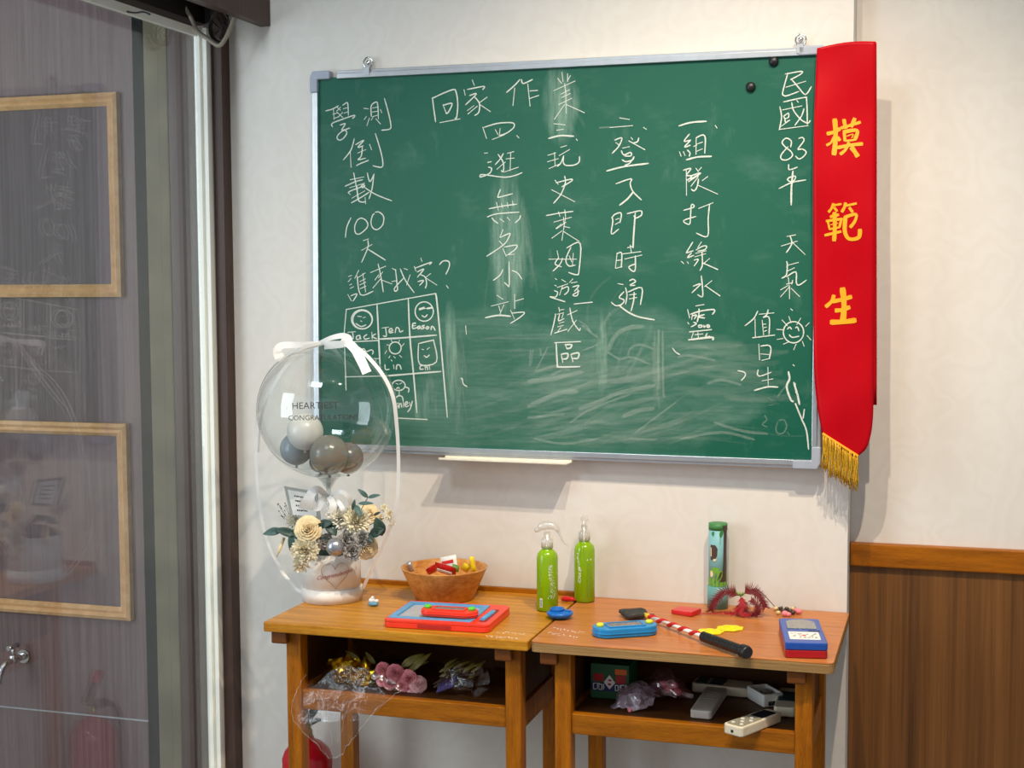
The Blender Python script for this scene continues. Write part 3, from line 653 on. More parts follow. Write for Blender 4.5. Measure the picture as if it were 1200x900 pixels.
# white sticker lettering worn off near the inner corners of the tops
M_mark = mat('white_paint_marks', (240, 232, 214), 0.7)
def marks(parent, u0, v0, u1, v1, n, rows_):
    mk = MB(); base = parent.location
    for r_ in range(rows_):
        for k in range(n):
            t = (k + random.uniform(0, .3)) / n
            if random.random() < 0.12: continue
            u = u0 + (u1 - u0) * t + r_ * -6; v = v0 + (v1 - v0) * t + r_ * 5.5
            for _ in range(2):
                p = at(u + random.uniform(-1, 1.6), v + random.uniform(-1, 1), z=0.7502) - base
                a = random.uniform(0, PI); l = random.uniform(.002, .0035); wd = .0009
                dx, dy = math.cos(a), math.sin(a)
                mk.add([(p.x - dx * l - dy * wd, p.y - dy * l + dx * wd, p.z), (p.x + dx * l - dy * wd, p.y + dy * l + dx * wd, p.z), (p.x + dx * l + dy * wd, p.y + dy * l - dx * wd, p.z), (p.x - dx * l + dy * wd, p.y - dy * l - dx * wd, p.z)], [(0, 1, 2, 3)])
    mk.build('painted_marks', M_mark, parent)
marks(desk1, 576, 740, 616, 743, 12, 2)
marks(desk2, 648, 736, 686, 742, 9, 2)

# ------------------------------------------------------------ behind the glass
def rectframe(name, label, uL, u0, u1, v00, v01, v10, v11):
    # outer right edge through (u0,v00)-(u1,v11) on the far wall; the left side runs out of the picture
    xr = (at(u0, v01, y=FY - 0.02).x + at(u1, v11, y=FY - 0.02).x) / 2
    zt = at(u0, v01, y=FY - 0.02).z; zb = at(u1, v11, y=FY - 0.02).z; wd = uL; bw = 0.036
    t = thing(name, label, 'frame', (xr - wd / 2, FY, zb), 0, 'picture frames behind the glass')
    h = zt - zb
    prof = [(0, 0), (0, -0.018), (0.010, -0.024), (0.018, -0.016), (0.026, -0.020), (bw, -0.010), (bw, 0)]
    mb = MB(); cs = [(-wd / 2, 0, 1, 1), (wd / 2, 0, -1, 1), (wd / 2, h, -1, -1), (-wd / 2, h, 1, -1)]
    vs = []; fs = []; n = len(prof)
    for x, z, sx, sz in cs:
        for a, d in prof: vs.append((x + sx * a, d, z + sz * a))
    for k in range(4):
        for j in range(n - 1): fs.append((k * n + j, ((k + 1) % 4) * n + j, ((k + 1) % 4) * n + j + 1, k * n + j + 1))
    mb.add(vs, fs); mb.build('moulding', M_frame, t)
    MB().box(-wd / 2 + bw - 0.002, wd / 2 - bw + 0.002, -0.006, -0.001, bw - 0.002, h - bw + 0.002).build('backing', M_back, t)
    return t
rectframe('picture_frame', 'pale wooden frame behind the glass, the upper one above the chrome tap', 0.85, 135, 142, 109, 107.5, 348, 348)
rectframe('picture_frame', 'pale wooden frame behind the glass, the lower one just above the chrome tap', 0.85, 147, 152.5, 497, 497, 724, 728)
fp = at(22, 768, y=FY)
fau = thing('faucet', 'small chrome water tap on the wall behind the glass under the lower frame', 'tap', (fp.x, FY, fp.z))
fb = MB(); fb.tube([(0.02, -0.001, 0.0), (0.02, -0.050, 0.002)], 0.011, 14); fb.lathe([(0.013, -0.006), (0.013, 0.014), (0.009, 0.018)], 18, (0.02, -0.052, 0.0))
fb.tube(cr([(0.02, -0.05, 0.0), (0.016, -0.078, -0.002), (0.010, -0.098, -0.024), (0.008, -0.106, -0.058)], 6), 0.0095, 12); fb.tube([(0.02, -0.001, 0), (0.02, -0.008, 0)], 0.02, 18); fb.build('spout', M_chrome, fau)
fh = MB(); fh.tube([(0.02, -0.052, 0.016), (0.02, -0.052, 0.036)], 0.0055, 10); fh.tube([(0.02, -0.030, 0.040), (0.02, -0.074, 0.040)], [0.008, 0.007], 10); fh.build('handle', M_chrome, fau)

# cables by the door head
def cable(label, px, y, r, m=M_cable, name='cable', flat=False):
    P = [at(u, v, y=y) for u, v in px]
    o = MB().tube(cr(P, 6), r, 8).build(name, m); return tag(o, label, 'cable')
cable('grey cable hanging in a V loop at the door head beside the dark coil', [(209, -8), (214, 4), (224, 21), (231, 36), (243, 45), (256, 53.5), (263, 47), (269, 35), (274, 22), (280, 10)], -0.10, 0.0052)
cable('short grey cable running up from the door top rail', [(194, -8), (189, 3), (183, 12), (178, 19)], -0.17, 0.0045)
cable('thin black cable lying along the white top rail of the glass door', [(116, -6), (124, 2), (134, 9), (146, 13), (158, 15), (168, 14), (176, 17)], -0.36, 0.002, M_black)
cl = MB()
for k in range(4):
    c0 = at(256.5 + k * .5, 31, y=-0.085 + 0.004 * k); rx = 0.026 - 0.001 * k; rz = 0.036
    cl.tube([c0 + V((rx * math.cos(a), 0.003 * math.sin(3 * a), rz * math.sin(a))) for a in [2 * PI * j / 28 for j in range(29)]], 0.0022, 6)
for a_, b_ in (((248, 24), (262, 44)), ((252, 40), (264, 22)), ((256, 20), (258, 46)), ((262, 25), (266, 40))):
    cl.tube([at(*a_, y=-0.08), at((a_[0] + b_[0]) / 2 + 3, (a_[1] + b_[1]) / 2, y=-0.083), at(*b_, y=-0.08)], 0.0016, 6)
tag(cl.build('cable_coil', M_black), 'small coil of dark wire hanging at the top of the brown door post', 'wire coil')

# ------------------------------------------------------------ balloon flower arrangement
M_white = mat('white_card', (236, 232, 226), 0.55); M_sat = mat('white_satin', (240, 238, 234), 0.4, var=0.03)
M_ball = clear('clear_balloon', (0.96, 0.98, 0.98), 0.015, 0.025, 1.1)
M_stick = clear('clear_plastic', (0.9, 0.93, 0.93), 0.06, 0.05, 1.0, dif=0.08)
M_dk = mat('dark_print', (58, 54, 52), 0.5); M_redp = mat('red_print', (176, 72, 70), 0.5); M_goldw = mat('gold_wire', (190, 160, 96), 0.35, 0.7)
M_silver = mat('silver_glitter', (176, 178, 184), 0.3, 0.75, scale=500, var=0.35)
BX = V((0.096, -0.188, ZT))
arr = thing('flower_arrangement', 'white round flower box with dried flowers under a big clear ribboned balloon', 'flower arrangement', BX)
Lc = lambda p: V(p) - BX
RB = 0.0685
MB().lathe([(RB - 0.001, 0.0305), (RB - 0.001, 0.112), (RB - 0.004, 0.112), (RB - 0.004, 0.04), (0.0, 0.04)], 56).build('box_body', M_white, arr)
MB().lathe([(RB + 0.0015, 0), (RB + 0.0015, 0.0305), (RB - 0.001, 0.0305)], 56).build('box_base', M_white, arr)
def text_mesh(txt, size, fn, name, m, parent, shear=0.0):
    c = bpy.data.curves.new('t', 'FONT'); c.body = txt; c.size = size; c.align_x = 'CENTER'; c.shear = shear; c.resolution_u = 2
    o = bpy.data.objects.new('t', c); COL.objects.link(o); dg = bpy.context.evaluated_depsgraph_get()
    me = bpy.data.meshes.new_from_object(o.evaluated_get(dg)); COL.objects.unlink(o); bpy.data.objects.remove(o)
    for v in me.vertices: v.co = fn(v.co.x, v.co.y)
    me.materials.clear(); me.materials.append(m); me.name = name
    q = bpy.data.objects.new(name, me); COL.objects.link(q); q.parent = parent; return q
camd = (CAM - BX); a_cam = math.atan2(camd.y, camd.x)
def on_box(x, y, a0=0.10, z0=0.064):
    a = a_cam + a0 + x / RB; r = RB + 0.0004; return V((r * math.cos(a), r * math.sin(a), z0 + y))
text_mesh('Congratulations', 0.0135, lambda x, y: on_box(x, y + 0.18 * x), 'box_lettering', M_redp, arr, 0.45)
hw = MB(); hpts = []
for k in range(41):
    a = 2 * PI * k / 40; hx = 0.030 * math.sin(a) ** 3; hz = 0.0021 * (13 * math.cos(a) - 5 * math.cos(2 * a) - 2 * math.cos(3 * a) - math.cos(4 * a))
    p = on_box(hx * 1.05, hz + 0.004, 0.12, 0.066); hpts.append(V((p.x, p.y, p.z)) * 1.0 + V((p.x, p.y, 0)).normalized() * 0.001)
hw.tube(hpts, 0.0006, 5); hw.build('heart_wire', M_goldw, arr)
# balloon
BYC = -0.224
BC = at(383.5, 480, y=BYC); BR = 0.1585
MB().ball(Lc(BC), (BR, BR, BR * 0.985), 64, 40).build('balloon', M_ball, arr)
M_b = [mat('grey_white_latex', (214, 212, 206), 0.3), mat('grey_latex', (150, 158, 164), 0.25), mat('taupe_grey_latex', (122, 120, 112), 0.22), mat('dark_grey_latex', (108, 110, 106), 0.22)]
for u, v, r, dy, k in ((357.5, 506, 21, -0.04, 0), (344, 530, 19, -0.01, 1), (386, 536, 22.5, -0.05, 2), (410, 542, 18, 0.0, 3), (374, 550, 13, 0.03, 3)):
    y = BYC + dy; c = at(u, v, y=y); d = (c - BC); rr = r / 512
    if d.length > BR - rr - 0.004: c = BC + d.normalized() * (BR - rr - 0.004)
    b_ = MB(); b_.ball(Lc(c), (rr, rr, rr * 1.02), 28, 18); b_.lathe([(0.001, -rr - 0.004), (0.004, -rr - 0.006), (0.001, -rr + 0.002)], 8, Lc(c)); b_.build('small_balloon', M_b[k], arr)
def on_ball(u0, v0, R=BR):
    base = at(u0, v0, y=BYC) - BC
    vd = (CAM - BC).normalized(); rt = V((0, 0, 1)).cross(vd).normalized(); up = vd.cross(rt)
    def fn(x, y):
        a, b = base.dot(rt) + x, base.dot(up) + y
        return Lc(BC + rt * a + up * b + vd * math.sqrt(max(0.0, R * R - a * a - b * b)) * 1.003)
    return fn
text_mesh('HEARTIEST', 0.0205, on_ball(370, 479), 'balloon_lettering', M_dk, arr)
text_mesh('CONGRATULATIONS', 0.0155, on_ball(379, 491.5), 'balloon_lettering', M_dk, arr)
# stem and cup
st = MB(); bt = Lc(BC) + V((0, 0, -BR * 0.985)); st.tube([bt + V((0, 0, -0.003)), V((bt.x * .5, bt.y * .5, 0.06))], 0.0055, 12)
st.lathe([(0.006, -0.024), (0.018, -0.006), (0.030, 0.006), (0.029, 0.007), (0.016, -0.003), (0.004, -0.02)], 28, bt); st.build('balloon_stem', M_stick, arr)
def ribbon(mb, px, wpx, y=None, dys=None, wdir=None, n=6):
    P = []
    for i, (u, v) in enumerate(px): P.append(at(u, v, y=BX.y - 0.036 * min(1, max(0, (640 - v) / 100)) + (dys[i] if dys else (y or 0))))
    P = cr(P, n); vd = (CAM - BC).normalized(); L = []; R = []
    for i, p in enumerate(P):
        t = (P[min(i + 1, len(P) - 1)] - P[max(i - 1, 0)]).normalized(); nn = t.cross(vd).normalized() if wdir is None else V(wdir)
        f = i / (len(P) - 1); tw = nn * math.cos(0.35 * math.sin(f * 9)) + vd * math.sin(0.35 * math.sin(f * 9))
        ww = (wpx[0] + (wpx[1] - wpx[0]) * f if isinstance(wpx, tuple) else wpx) / 512
        L.append(Lc(p + tw * ww / 2)); R.append(Lc(p - tw * ww / 2))
    N = len(L); mb.add(L + R, [(i, i + 1, N + i + 1, N + i) for i in range(N - 1)], True); return mb
for px, w_ in (([(376, 402), (352, 410), (328, 432), (308, 455), (301, 490), (300, 540), (304, 590), (312, 630), (328, 665), (345, 688), (354, 694)], (3.5, 4)),
               ([(374, 403), (350, 414), (330, 436), (316, 462), (306, 490), (303, 530)], (5, 2.5)),
               ([(376, 402), (412, 404), (440, 428), (459, 460), (465, 500), (467, 550), (464, 595), (452, 632), (438, 662), (425, 690)], (4.5, 4))):
    dz = -0.165
    n_ = len(px); dys = [(-0.02 - 0.03 * math.sin(PI * min(1, k / 4.0)) if k < 5 else -0.0) for k in range(n_)]
    ribbon(MB(), px, w_, dys=dys).build('ribbon', M_sat, arr)
bow = MB()
ribbon(bow, [(375, 402), (350, 404), (330, 405), (325, 412), (328, 419)], (5, 12), dys=[-.02, -.03, -.035, -.04, -.04])
ribbon(bow, [(375, 402), (388, 396), (402, 393.5), (409, 397), (402, 403), (380, 405)], (5, 9), dys=[-.02, -.04, -.05, -.05, -.06, -.03])
ribbon(bow, [(400, 398), (412, 405), (421, 418), (430, 437)], (10, 11), dys=[-.05, -.06, -.075, -.085])
bow.ball(Lc(at(375, 402.5, y=BX.y - 0.025)), (0.009, 0.008, 0.006), 12, 8)
bow.build('bow', M_sat, arr)
bow2 = MB()
ribbon(bow2, [(384, 583), (374, 574), (366, 577), (360, 588), (356, 597)], (6, 15), dys=[-.03, -.05, -.06, -.065, -.07])
ribbon(bow2, [(384, 583), (378, 586), (372, 594), (366, 592)], (6, 12), dys=[-.03, -.05, -.055, -.06])
ribbon(bow2, [(386, 582), (398, 576), (408, 582), (412, 594)], (4, 6), dys=[-.03, -.05, -.05, -.04])
ribbon(bow2, [(386, 584), (396, 588), (402, 597), (404, 604)], (4, 7), dys=[-.03, -.05, -.06, -.05])
ribbon(bow2, [(385, 582), (390, 590), (389, 602)], (6, 10), dys=[-.04, -.055, -.06])
bow2.build('bow', M_sat, arr)
# card
cds = [Lc(at(u, v, y=BX.y - 0.03 + (0.01 if k in (0, 1) else 0))) for k, (u, v) in enumerate(((333, 569.5), (372, 576.5), (376, 609), (341, 607)))]
nrm = (cds[1] - cds[0]).cross(cds[3] - cds[0]).normalized(); nrm = nrm if nrm.y < 0 else -nrm
MB().hexa([p + nrm * 0.0012 for p in cds], [p - nrm * 0.0012 for p in cds]).build('card_frame', mat('dull_silver_card', (150, 150, 140), 0.4, 0.2), arr)
cm = sum(cds, V((0, 0, 0))) / 4; inn = [cm + (p - cm) * 0.80 for p in cds]
cardp = MB().hexa([p + nrm * 0.0020 for p in inn], [p + nrm * 0.0013 for p in inn]).build('card', M_white, arr)
ct = MB()
for r_ in range(4):
    for k in range(7 - (r_ % 2)):
        a_ = 0.24 + 0.075 * k + random.uniform(-.01, .01); b_ = 0.22 + 0.19 * r_
        p = (inn[0] * (1 - a_) + inn[1] * a_) * (1 - b_) + (inn[3] * (1 - a_) + inn[2] * a_) * b_ + nrm * 0.0024
        ct.box(p.x - .0017, p.x + .0017, p.y - .0002, p.y, p.z - random.uniform(.0008, .002), p.z + .0018)
ct.build('card_print', M_dk, arr)
# flowers
def frame_from(axis):
    z = V(axis).normalized(); x = z.orthogonal().normalized(); y = z.cross(x)
    return Matrix((x, y, z)).transposed()
def mum(c, r, axis, n=110, wid=0.16, name='chrysanthemum', m=None, curl=0.25):
    mb = MB(); F = frame_from(axis); c = V(c)
    for i in range(n):
        f = (i + 0.5) / n; th = math.acos(1 - 1.25 * f); ph = i * 2.399963 + random.uniform(-.1, .1)
        d = F @ V((math.sin(th) * math.cos(ph), math.sin(th) * math.sin(ph), math.cos(th)))
        tn = F @ V((-math.sin(ph), math.cos(ph), 0)); bn = d.cross(tn).normalized()
        rr = r * random.uniform(0.8, 1.06); vs = []; ws = (0.35, 0.9, 1.0, 0.35)
        for k, q in enumerate((0.1, 0.5, 0.82, 1.0)):
            p = c + d * rr * q + bn * rr * curl * q * q * random.uniform(.7, 1.2); ww = r * wid * ws[k] / 2
            vs += [p - tn * ww, p + bn * ww * 0.5, p + tn * ww]
        mb.add(vs, [(3 * k + j, 3 * k + j + 1, 3 * k + 4 + j, 3 * k + 3 + j) for k in range(3) for j in range(2)], True)
    mb.ball(c, r * 0.3, 10, 6)
    return mb.build(name, m, arr)
def rose(c, r, axis, m, name='rose', par=None):
    mb = MB(); F = frame_from(axis); c = V(c)
    for k in range(6):
        np_ = (2, 3, 4, 5, 6, 6)[k]; rk = r * (0.14 + 0.165 * k); h = r * (1.12 - 0.15 * k)
        for j in range(np_):
            a0 = 2 * PI * j / np_ + k * 0.7; sp = 2 * PI / np_ * 0.72; rows_ = []
            for vi in range(5):
                v_ = vi / 4; row = []
                for ui in range(6):
                    u_ = ui / 5 * 2 - 1; a = a0 + u_ * sp
                    rad = rk * (0.5 + 0.5 * v_ ** 0.6) * (1 + (0.10 + 0.06 * k) * max(0, v_ - .5) * 3) + 0.02 * r * u_
                    z = h * (v_ * (1 - 0.22 * u_ * u_)) - r * 0.35 - max(0, v_ - .8) * r * 0.05 * k
                    row.append(c + F @ V((rad * math.cos(a), rad * math.sin(a), z)) + V((noise.noise(V((a * 2, k * 3, v_ * 3))), noise.noise(V((a * 2 + 7, k * 3, v_ * 3))), noise.noise(V((a * 2, k * 3 + 9, v_ * 3))))) * r * 0.16)
                rows_.append(row)
            mb.grid(rows_)
    return mb.build(name, m, par or arr, solid=0.0005)
def leafmesh(mb, a, b, wid, nrm, fold=0.25, bend=0.12, lob=0):
    a, b = V(a), V(b); t = b - a; L = t.length; n = V(nrm).normalized(); s = t.cross(n).normalized(); rows_ = []
    for i in range(10):
        f = i / 9; w_ = wid / 2 * (math.sin(PI * f ** 0.75) ** 0.8) * (1 + lob * math.cos(f * 14)) + 0.0003; c = a + t * f + n * bend * L * math.sin(PI * f)
        rows_.append([c - s * w_ + n * w_ * fold, c - s * w_ * .5 + n * w_ * fold * .3, c, c + s * w_ * .5 + n * w_ * fold * .3, c + s * w_ + n * w_ * fold])
    mb.grid(rows_)
M_mum = mat('cream_petals', (242, 234, 208), 0.6, scale=120, var=0.12); M_mum2 = mat('ivory_petals', (240, 236, 222), 0.6, scale=120)
M_rose = mat('beige_rose_petals', (234, 212, 166), 0.6, scale=100, var=0.15); M_leaf = mat('dark_green_leaf', (44, 68, 58), 0.45, scale=60, var=0.25)
M_leaf2 = mat('blue_green_leaf', (74, 104, 98), 0.5, scale=60, var=0.2); M_grey = mat('silver_grey_bloom', (186, 182, 176), 0.45, 0.1, scale=200, var=0.3)
vd = (CAM - BX); vd = V((vd.x, vd.y, 0)).normalized()
def fpx(u, v, dy): return Lc(at(u, v, y=BX.y + dy))
mum(fpx(358, 645, -0.095), 0.034, vd + V((-.2, 0, .1)), 150, 0.20, m=M_mum)
mum(fpx(353, 660, -0.10), 0.024, vd + V((-.4, 0, -.9)), 26, 0.34, 'dried_flower', M_mum, 0.1)
mum(fpx(398, 608, -0.055), 0.032, vd + V((0, 0, .7)), 130, 0.22, m=M_mum2)
mum(fpx(417, 611, -0.055), 0.036, vd + V((.2, 0, .6)), 170, 0.17, m=M_mum)
mum(fpx(345, 612, -0.02), 0.026, vd + V((-.4, 0, .9)), 80, 0.16, m=M_mum2)
mum(fpx(424, 632, -0.075), 0.022, vd + V((.1, 0, .2)), 80, 0.5, 'hydrangea', M_grey, 0.5)
mum(fpx(407, 633, -0.075), 0.024, vd + V((.1, 0, .2)), 80, 0.5, 'hydrangea', M_grey, 0.5)
mum(fpx(414, 645, -0.085), 0.022, vd, 70, 0.5, 'hydrangea', M_grey, 0.5)
mum(fpx(381, 634, -0.07), 0.021, vd, 60, 0.5, 'hydrangea', M_grey, 0.5)
rose(fpx(361, 620, -0.095), 0.0205, vd + V((-.15, 0, .35)), M_rose)
rose(fpx(430, 642, -0.075), 0.018, vd + V((.5, 0, 0)), M_rose)
rose(fpx(433, 601, -0.03), 0.0165, vd + V((.5, 0, .9)), M_rose)
bb = MB(); bb.ball(fpx(393, 641, -0.105), 0.0205, 32, 20); bb.build('bauble', M_silver, arr)
for (u, v), rr in (((455, 603), .014), ((449, 595), .011), ((458, 612), .012), ((444, 608), .013)):
    mum(fpx(u, v, 0.0), rr, vd + V((.7, 0, .2)), 22, 0.35, 'daisy', M_mum, 0.1)
for a_, b_, wd, m_ in (((330, 621), (308, 626), .018, M_leaf2), ((348, 627), (322, 620), .020, M_leaf), ((345, 622), (340, 646), .020, M_leaf2), ((372, 616), (390, 612), .02, M_leaf), ((384, 612), (394, 628), .026, M_leaf), ((368, 628), (378, 612), .018, M_leaf),
                       ((448, 628), (440, 606), .026, M_leaf), ((433, 627), (450, 620), .022, M_leaf), ((376, 634), (368, 622), .018, M_leaf), ((431, 583), (419, 573), .010, M_leaf2), ((431, 583), (446, 580), .008, M_leaf2), ((420, 590), (438, 590), .008, M_leaf2), ((416, 592), (424, 606), .013, M_leaf2), ((413, 598), (416, 585), .008, M_leaf2), ((438, 604), (446, 600), .006, M_leaf), ((428, 625), (438, 636), .016, M_leaf), ((372, 640), (384, 630), .018, M_leaf), ((396, 652), (405, 640), .012, M_leaf)):
    lm = MB(); leafmesh(lm, fpx(*a_, -0.075), fpx(*b_, -0.085), wd, vd + V((0, 0, .3)), 0.3, 0.1); lm.build('leaf', m_, arr, solid=0.0004)
tw = MB(); tw.tube([fpx(385, 640, -.03), fpx(415, 612, -.02), fpx(431, 583, -.075)], 0.0009, 5); tw.tube([fpx(400, 630, -.03), fpx(440, 612, -.01), fpx(456, 604, 0.0)], 0.0009, 5); tw.tube([fpx(375, 640, -.05), fpx(350, 624, -.07), fpx(312, 625, -.085)], 0.0012, 5)
for k in range(16):
    p = fpx(random.uniform(325, 338), random.uniform(588, 612), -0.02); tw.ball(p, 0.0016, 6, 4); tw.tube([p, fpx(348, 625, -.02)], 0.0003, 4)
tw.build('stem', M_leaf, arr)
cn = MB(); cn.tube([fpx(333, 630, -.07), fpx(328, 643, -.08), fpx(324, 653, -.085)], [0.0035, 0.0045, 0.001], 8); cn.build('dried_pod', M_rose, arr)
gb = MB(); gb.ball(Lc(BX) + V((0, 0, 0.10)), (0.06, 0.06, 0.035), 20, 10); gb.build('moss', M_leaf, arr)

# small figurine beside the flower box
M_bl = mat('pale_blue_plastic', (96, 150, 176), 0.4); M_pw = mat('glossy_white_plastic', (236, 236, 232), 0.3)
bp = at(436, 711, z=ZT); bug = thing('figurine', 'tiny white and blue figurine on the desk beside the white flower box', 'figurine', bp + V((0, 0.008, 0)))
MB().ball((0, 0, 0.0055), (0.013, 0.010, 0.0055), 18, 10).build('body', M_bl, bug)
q_ = MB(); q_.ball((-0.004, 0.001, 0.0125), (0.0075, 0.007, 0.006), 16, 10); q_.ball((0.008, 0, 0.012), (0.005, 0.005, 0.004), 12, 8); q_.ball((-0.002, 0, 0.019), (0.004, 0.004, 0.0035), 12, 8); q_.build('head', M_pw, bug)

# ------------------------------------------------------------ wooden bowl with snacks
M_bowl = wood('bowl_wood', (168, 100, 38), (222, 164, 92), (6, 2.2, 9), 0.4, fine=18)
bc = V((at(521, 700, y=-0.112).x, -0.112, ZT)); zb = at(521, 664, y=-0.112).z - ZT
bowl = tag(MB().lathe([(0.058, 0.0), (0.067, 0.001), (0.099, zb - 0.002), (0.100, zb), (0.096, zb), (0.0925, zb - 0.004), (0.066, 0.012), (0.0, 0.009)], 64).build('bowl', M_bowl), 'round flared wooden bowl holding small snack packets on the left desk', 'bowl')
bowl.location = bc
def packet(name, label, u, v, dy, w, h, col, tilt=(0.5, 0, 0), cat='snack', m=None, stripe=None):
    c = at(u, v, y=bc.y + dy)
    t = thing(name, label, cat, c, 0, 'snack packets in the wooden bowl'); t.rotation_euler = tilt
    rows_f = []; rows_b = []
    for i in range(9):
        y = (i / 8 - .5) * h; rf = []; rb = []
        for j in range(7):
            x = (j / 6 - .5) * w; bu = 0.006 * max(0, 1 - (2 * x / w) ** 4) * max(0, 1 - (2 * y / h) ** 4) + 0.0004 + 0.0008 * noise.noise(V((x, y, u)) * 160)
            rf.append((x, -bu, y)); rb.append((x, bu, y))
        rows_f.append(rf); rows_b.append(rb[::-1])
    MB().grid(rows_f).grid(rows_b).build('wrapper', m or mat(name + '_foil', col, 0.25), t)
    if stripe: MB().box(-w * .36, w * .36, -0.0076, -0.0066, -h * .12, h * .12).build('printed_band', stripe, t)
    return t
M_pr = mat('packet_red', (206, 30, 30), 0.3); M_py = mat('packet_yellow', (238, 206, 30), 0.35); M_pgr = mat('packet_green', (120, 180, 90), 0.35)
packet('snack_packet', 'red and white snack packet leaning at the front of the wooden bowl', 522, 667, -0.030, 0.050, 0.032, 0, (0.7, 0.25, 0.1), m=M_pr, stripe=M_pw)
packet('snack_packet', 'red snack packet lying at the left inside the wooden bowl', 507, 667, -0.008, 0.030, 0.030, 0, (0.9, -.5, 0.5), m=M_pr)
packet('snack_packet', 'white packet with a red top edge at the back of the wooden bowl', 526, 659, 0.030, 0.040, 0.030, 0, (-.3, -0.25, 0.0), m=M_pw, stripe=M_pr)
packet('snack_packet', 'yellow packet standing upright at the right of the wooden bowl', 554, 661, -0.010, 0.012, 0.036, 0, (0.1, -0.15, 0.3), m=M_py)
packet('snack_packet', 'low yellow packet leaning left of the upright yellow one in the bowl', 546, 665, 0.0, 0.018, 0.024, 0, (0.5, 0.55, 0.2), m=M_py)
packet('snack_packet', 'silver grey packet poking up at the left rim of the bowl', 481, 664, -0.004, 0.010, 0.026, 0, (0.0, -0.35, 0.5), m=M_silver)
packet('snack_packet', 'small green packet in the middle of the wooden bowl', 534, 666, 0.012, 0.016, 0.020, 0, (0.6, 0.3, 0), m=M_pgr)

# ------------------------------------------------------------ spray bottles
M_liq = mat('green_spray_liquid', (136, 180, 6), 0.18, var=0.1, scale=12); M_clr = clear('frosted_clear_plastic', (0.93, 0.93, 0.92), 0.12, 0.10, 1.2, dif=0.30, dcol=(236, 232, 222))
M_lbl = mat('pale_green_label', (150, 200, 60), 0.4); M_gp = mat('green_print', (40, 130, 90), 0.5)
def bottle(u, v, yc, label, front):
    c = at(u, v, z=ZT); t = thing('spray_bottle', label, 'spray bottle', (c.x - 0.006, yc, ZT), 0, 'green spray bottles')
    r = 0.0235
    MB().lathe([(r - 0.003, 0), (r, 0.003), (r, 0.118), (r - 0.002, 0.127), (r - 0.008, 0.134), (0.0115, 0.137), (0.0115, 0.140)], 40).build('bottle_body', M_liq, t)
    cp = MB(); cp.lathe([(0.0125, 0.139), (0.0125, 0.158), (0.0105, 0.162), (0.0075, 0.164), (0.0075, 0.174), (0, 0.174)], 28)
    for k in range(24):
        a = 2 * PI * k / 24; cp.tube([(0.0127 * math.cos(a), 0.0127 * math.sin(a), 0.140), (0.0127 * math.cos(a), 0.0127 * math.sin(a), 0.157)], 0.0007, 4)
    cp.build('cap', M_clr, t)
    rot = Matrix.Rotation(front, 4, 'Z')
    hd_ = MB(rot); hd_.tube(cr([(-0.020, 0, 0.180), (-0.012, 0, 0.187), (0.004, 0, 0.190), (0.018, 0, 0.186), (0.026, 0, 0.177)], 5), [0.006, 0.0065, 0.007, 0.0075, 0.0085, 0.009, 0.0095, 0.0098, 0.0095, 0.009, 0.0088, 0.0085, 0.008, 0.0075, 0.007, 0.0065, 0.006, 0.0055, 0.005, 0.0045, 0.004], 14)
    hd_.tube([(-0.020, 0, 0.180), (-0.028, 0, 0.177)], [0.006, 0.0045], 12); hd_.build('spray_head', M_clr, t)
    tg = MB(rot); tg.tube(cr([(0.022, 0, 0.182), (0.030, 0, 0.168), (0.038, 0, 0.154), (0.050, 0, 0.144)], 5), [0.004 - 0.0002 * k for k in range(16)], 8); tg.build('trigger', M_clr, t)
    MB().tube([(0, 0, 0.012), (0, 0, 0.139)], 0.002, 6).build('dip_tube', M_clr, t)
    return t, r
def wrap(mb, r, a0, z0, poly, da=6):
    mb.add([(r * math.cos(a0 + x / r), r * math.sin(a0 + x / r), z0 + z) for x, z in poly], [list(range(len(poly)))])
def dots(parent, r, a0, lo, hi, amp, m):
    mb = MB()
    for k in range(120):
        f = random.random(); z = lo + (hi - lo) * f; x = random.uniform(-1, 1) * amp * (1.1 - f * 0.6) + 0.003 * math.sin(f * 5); s = random.uniform(.0005, .0011)
        wrap(mb, r + 0.0003, a0, z, [(x + s * math.cos(q), s * math.sin(q)) for q in [2 * PI * j / 6 for j in range(6)]])
    mb.build('printed_dots', m, parent)
b1, rb_ = bottle(642, 717, -0.162, 'green spray bottle standing in front, left of the pair, barcode on its side', 0.05)
ac = math.atan2(CAM.y + 0.16, CAM.x - 0.61)
dots(b1, rb_, ac + 0.42, 0.030, 0.104, 0.0085, M_pw)
lb = MB(); wrap(lb, rb_ + 0.0003, ac - 0.62, 0.010, [(-.0035, 0), (.0035, 0), (.0035, .020), (-.0035, .020)]); lb.build('barcode_label', M_pw, b1)
lb = MB()
for k in range(9): wrap(lb, rb_ + 0.0005, ac - 0.62, 0.012 + k * 0.0018, [(-.0024, 0), (.0024, 0), (.0024, .0009 if k % 3 else .0013), (-.0024, .0009)])
for k in range(14): wrap(lb, rb_ + 0.0003, ac - 0.72, 0.036 + k * 0.0045, [(-.005, 0), (random.uniform(.001, .005), 0), (.003, .0008), (-.005, .0008)])
lb.build('printed_text', M_gp, b1)
b2, _ = bottle(686, 706, -0.052, 'green spray bottle standing behind, right of the pair, against the wall', -1.35)
dots(b2, rb_, ac - 0.62, 0.045, 0.115, 0.004, M_pw)
lb = MB()
for k in range(17): wrap(lb, rb_ + 0.0003, ac + 0.45, 0.015 + k * 0.0046, [(-.006, 0), (random.uniform(0, .006), 0), (.003, .0012), (-.006, .0012)])
lb.build('printed_text', M_gp, b2)
lb = MB(); wrap(lb, rb_ + 0.0005, ac + 0.45, 0.097, [(-.006, 0), (.006, .001), (.006, .004), (-.006, .003)]); lb.build('printed_band', M_pw, b2)

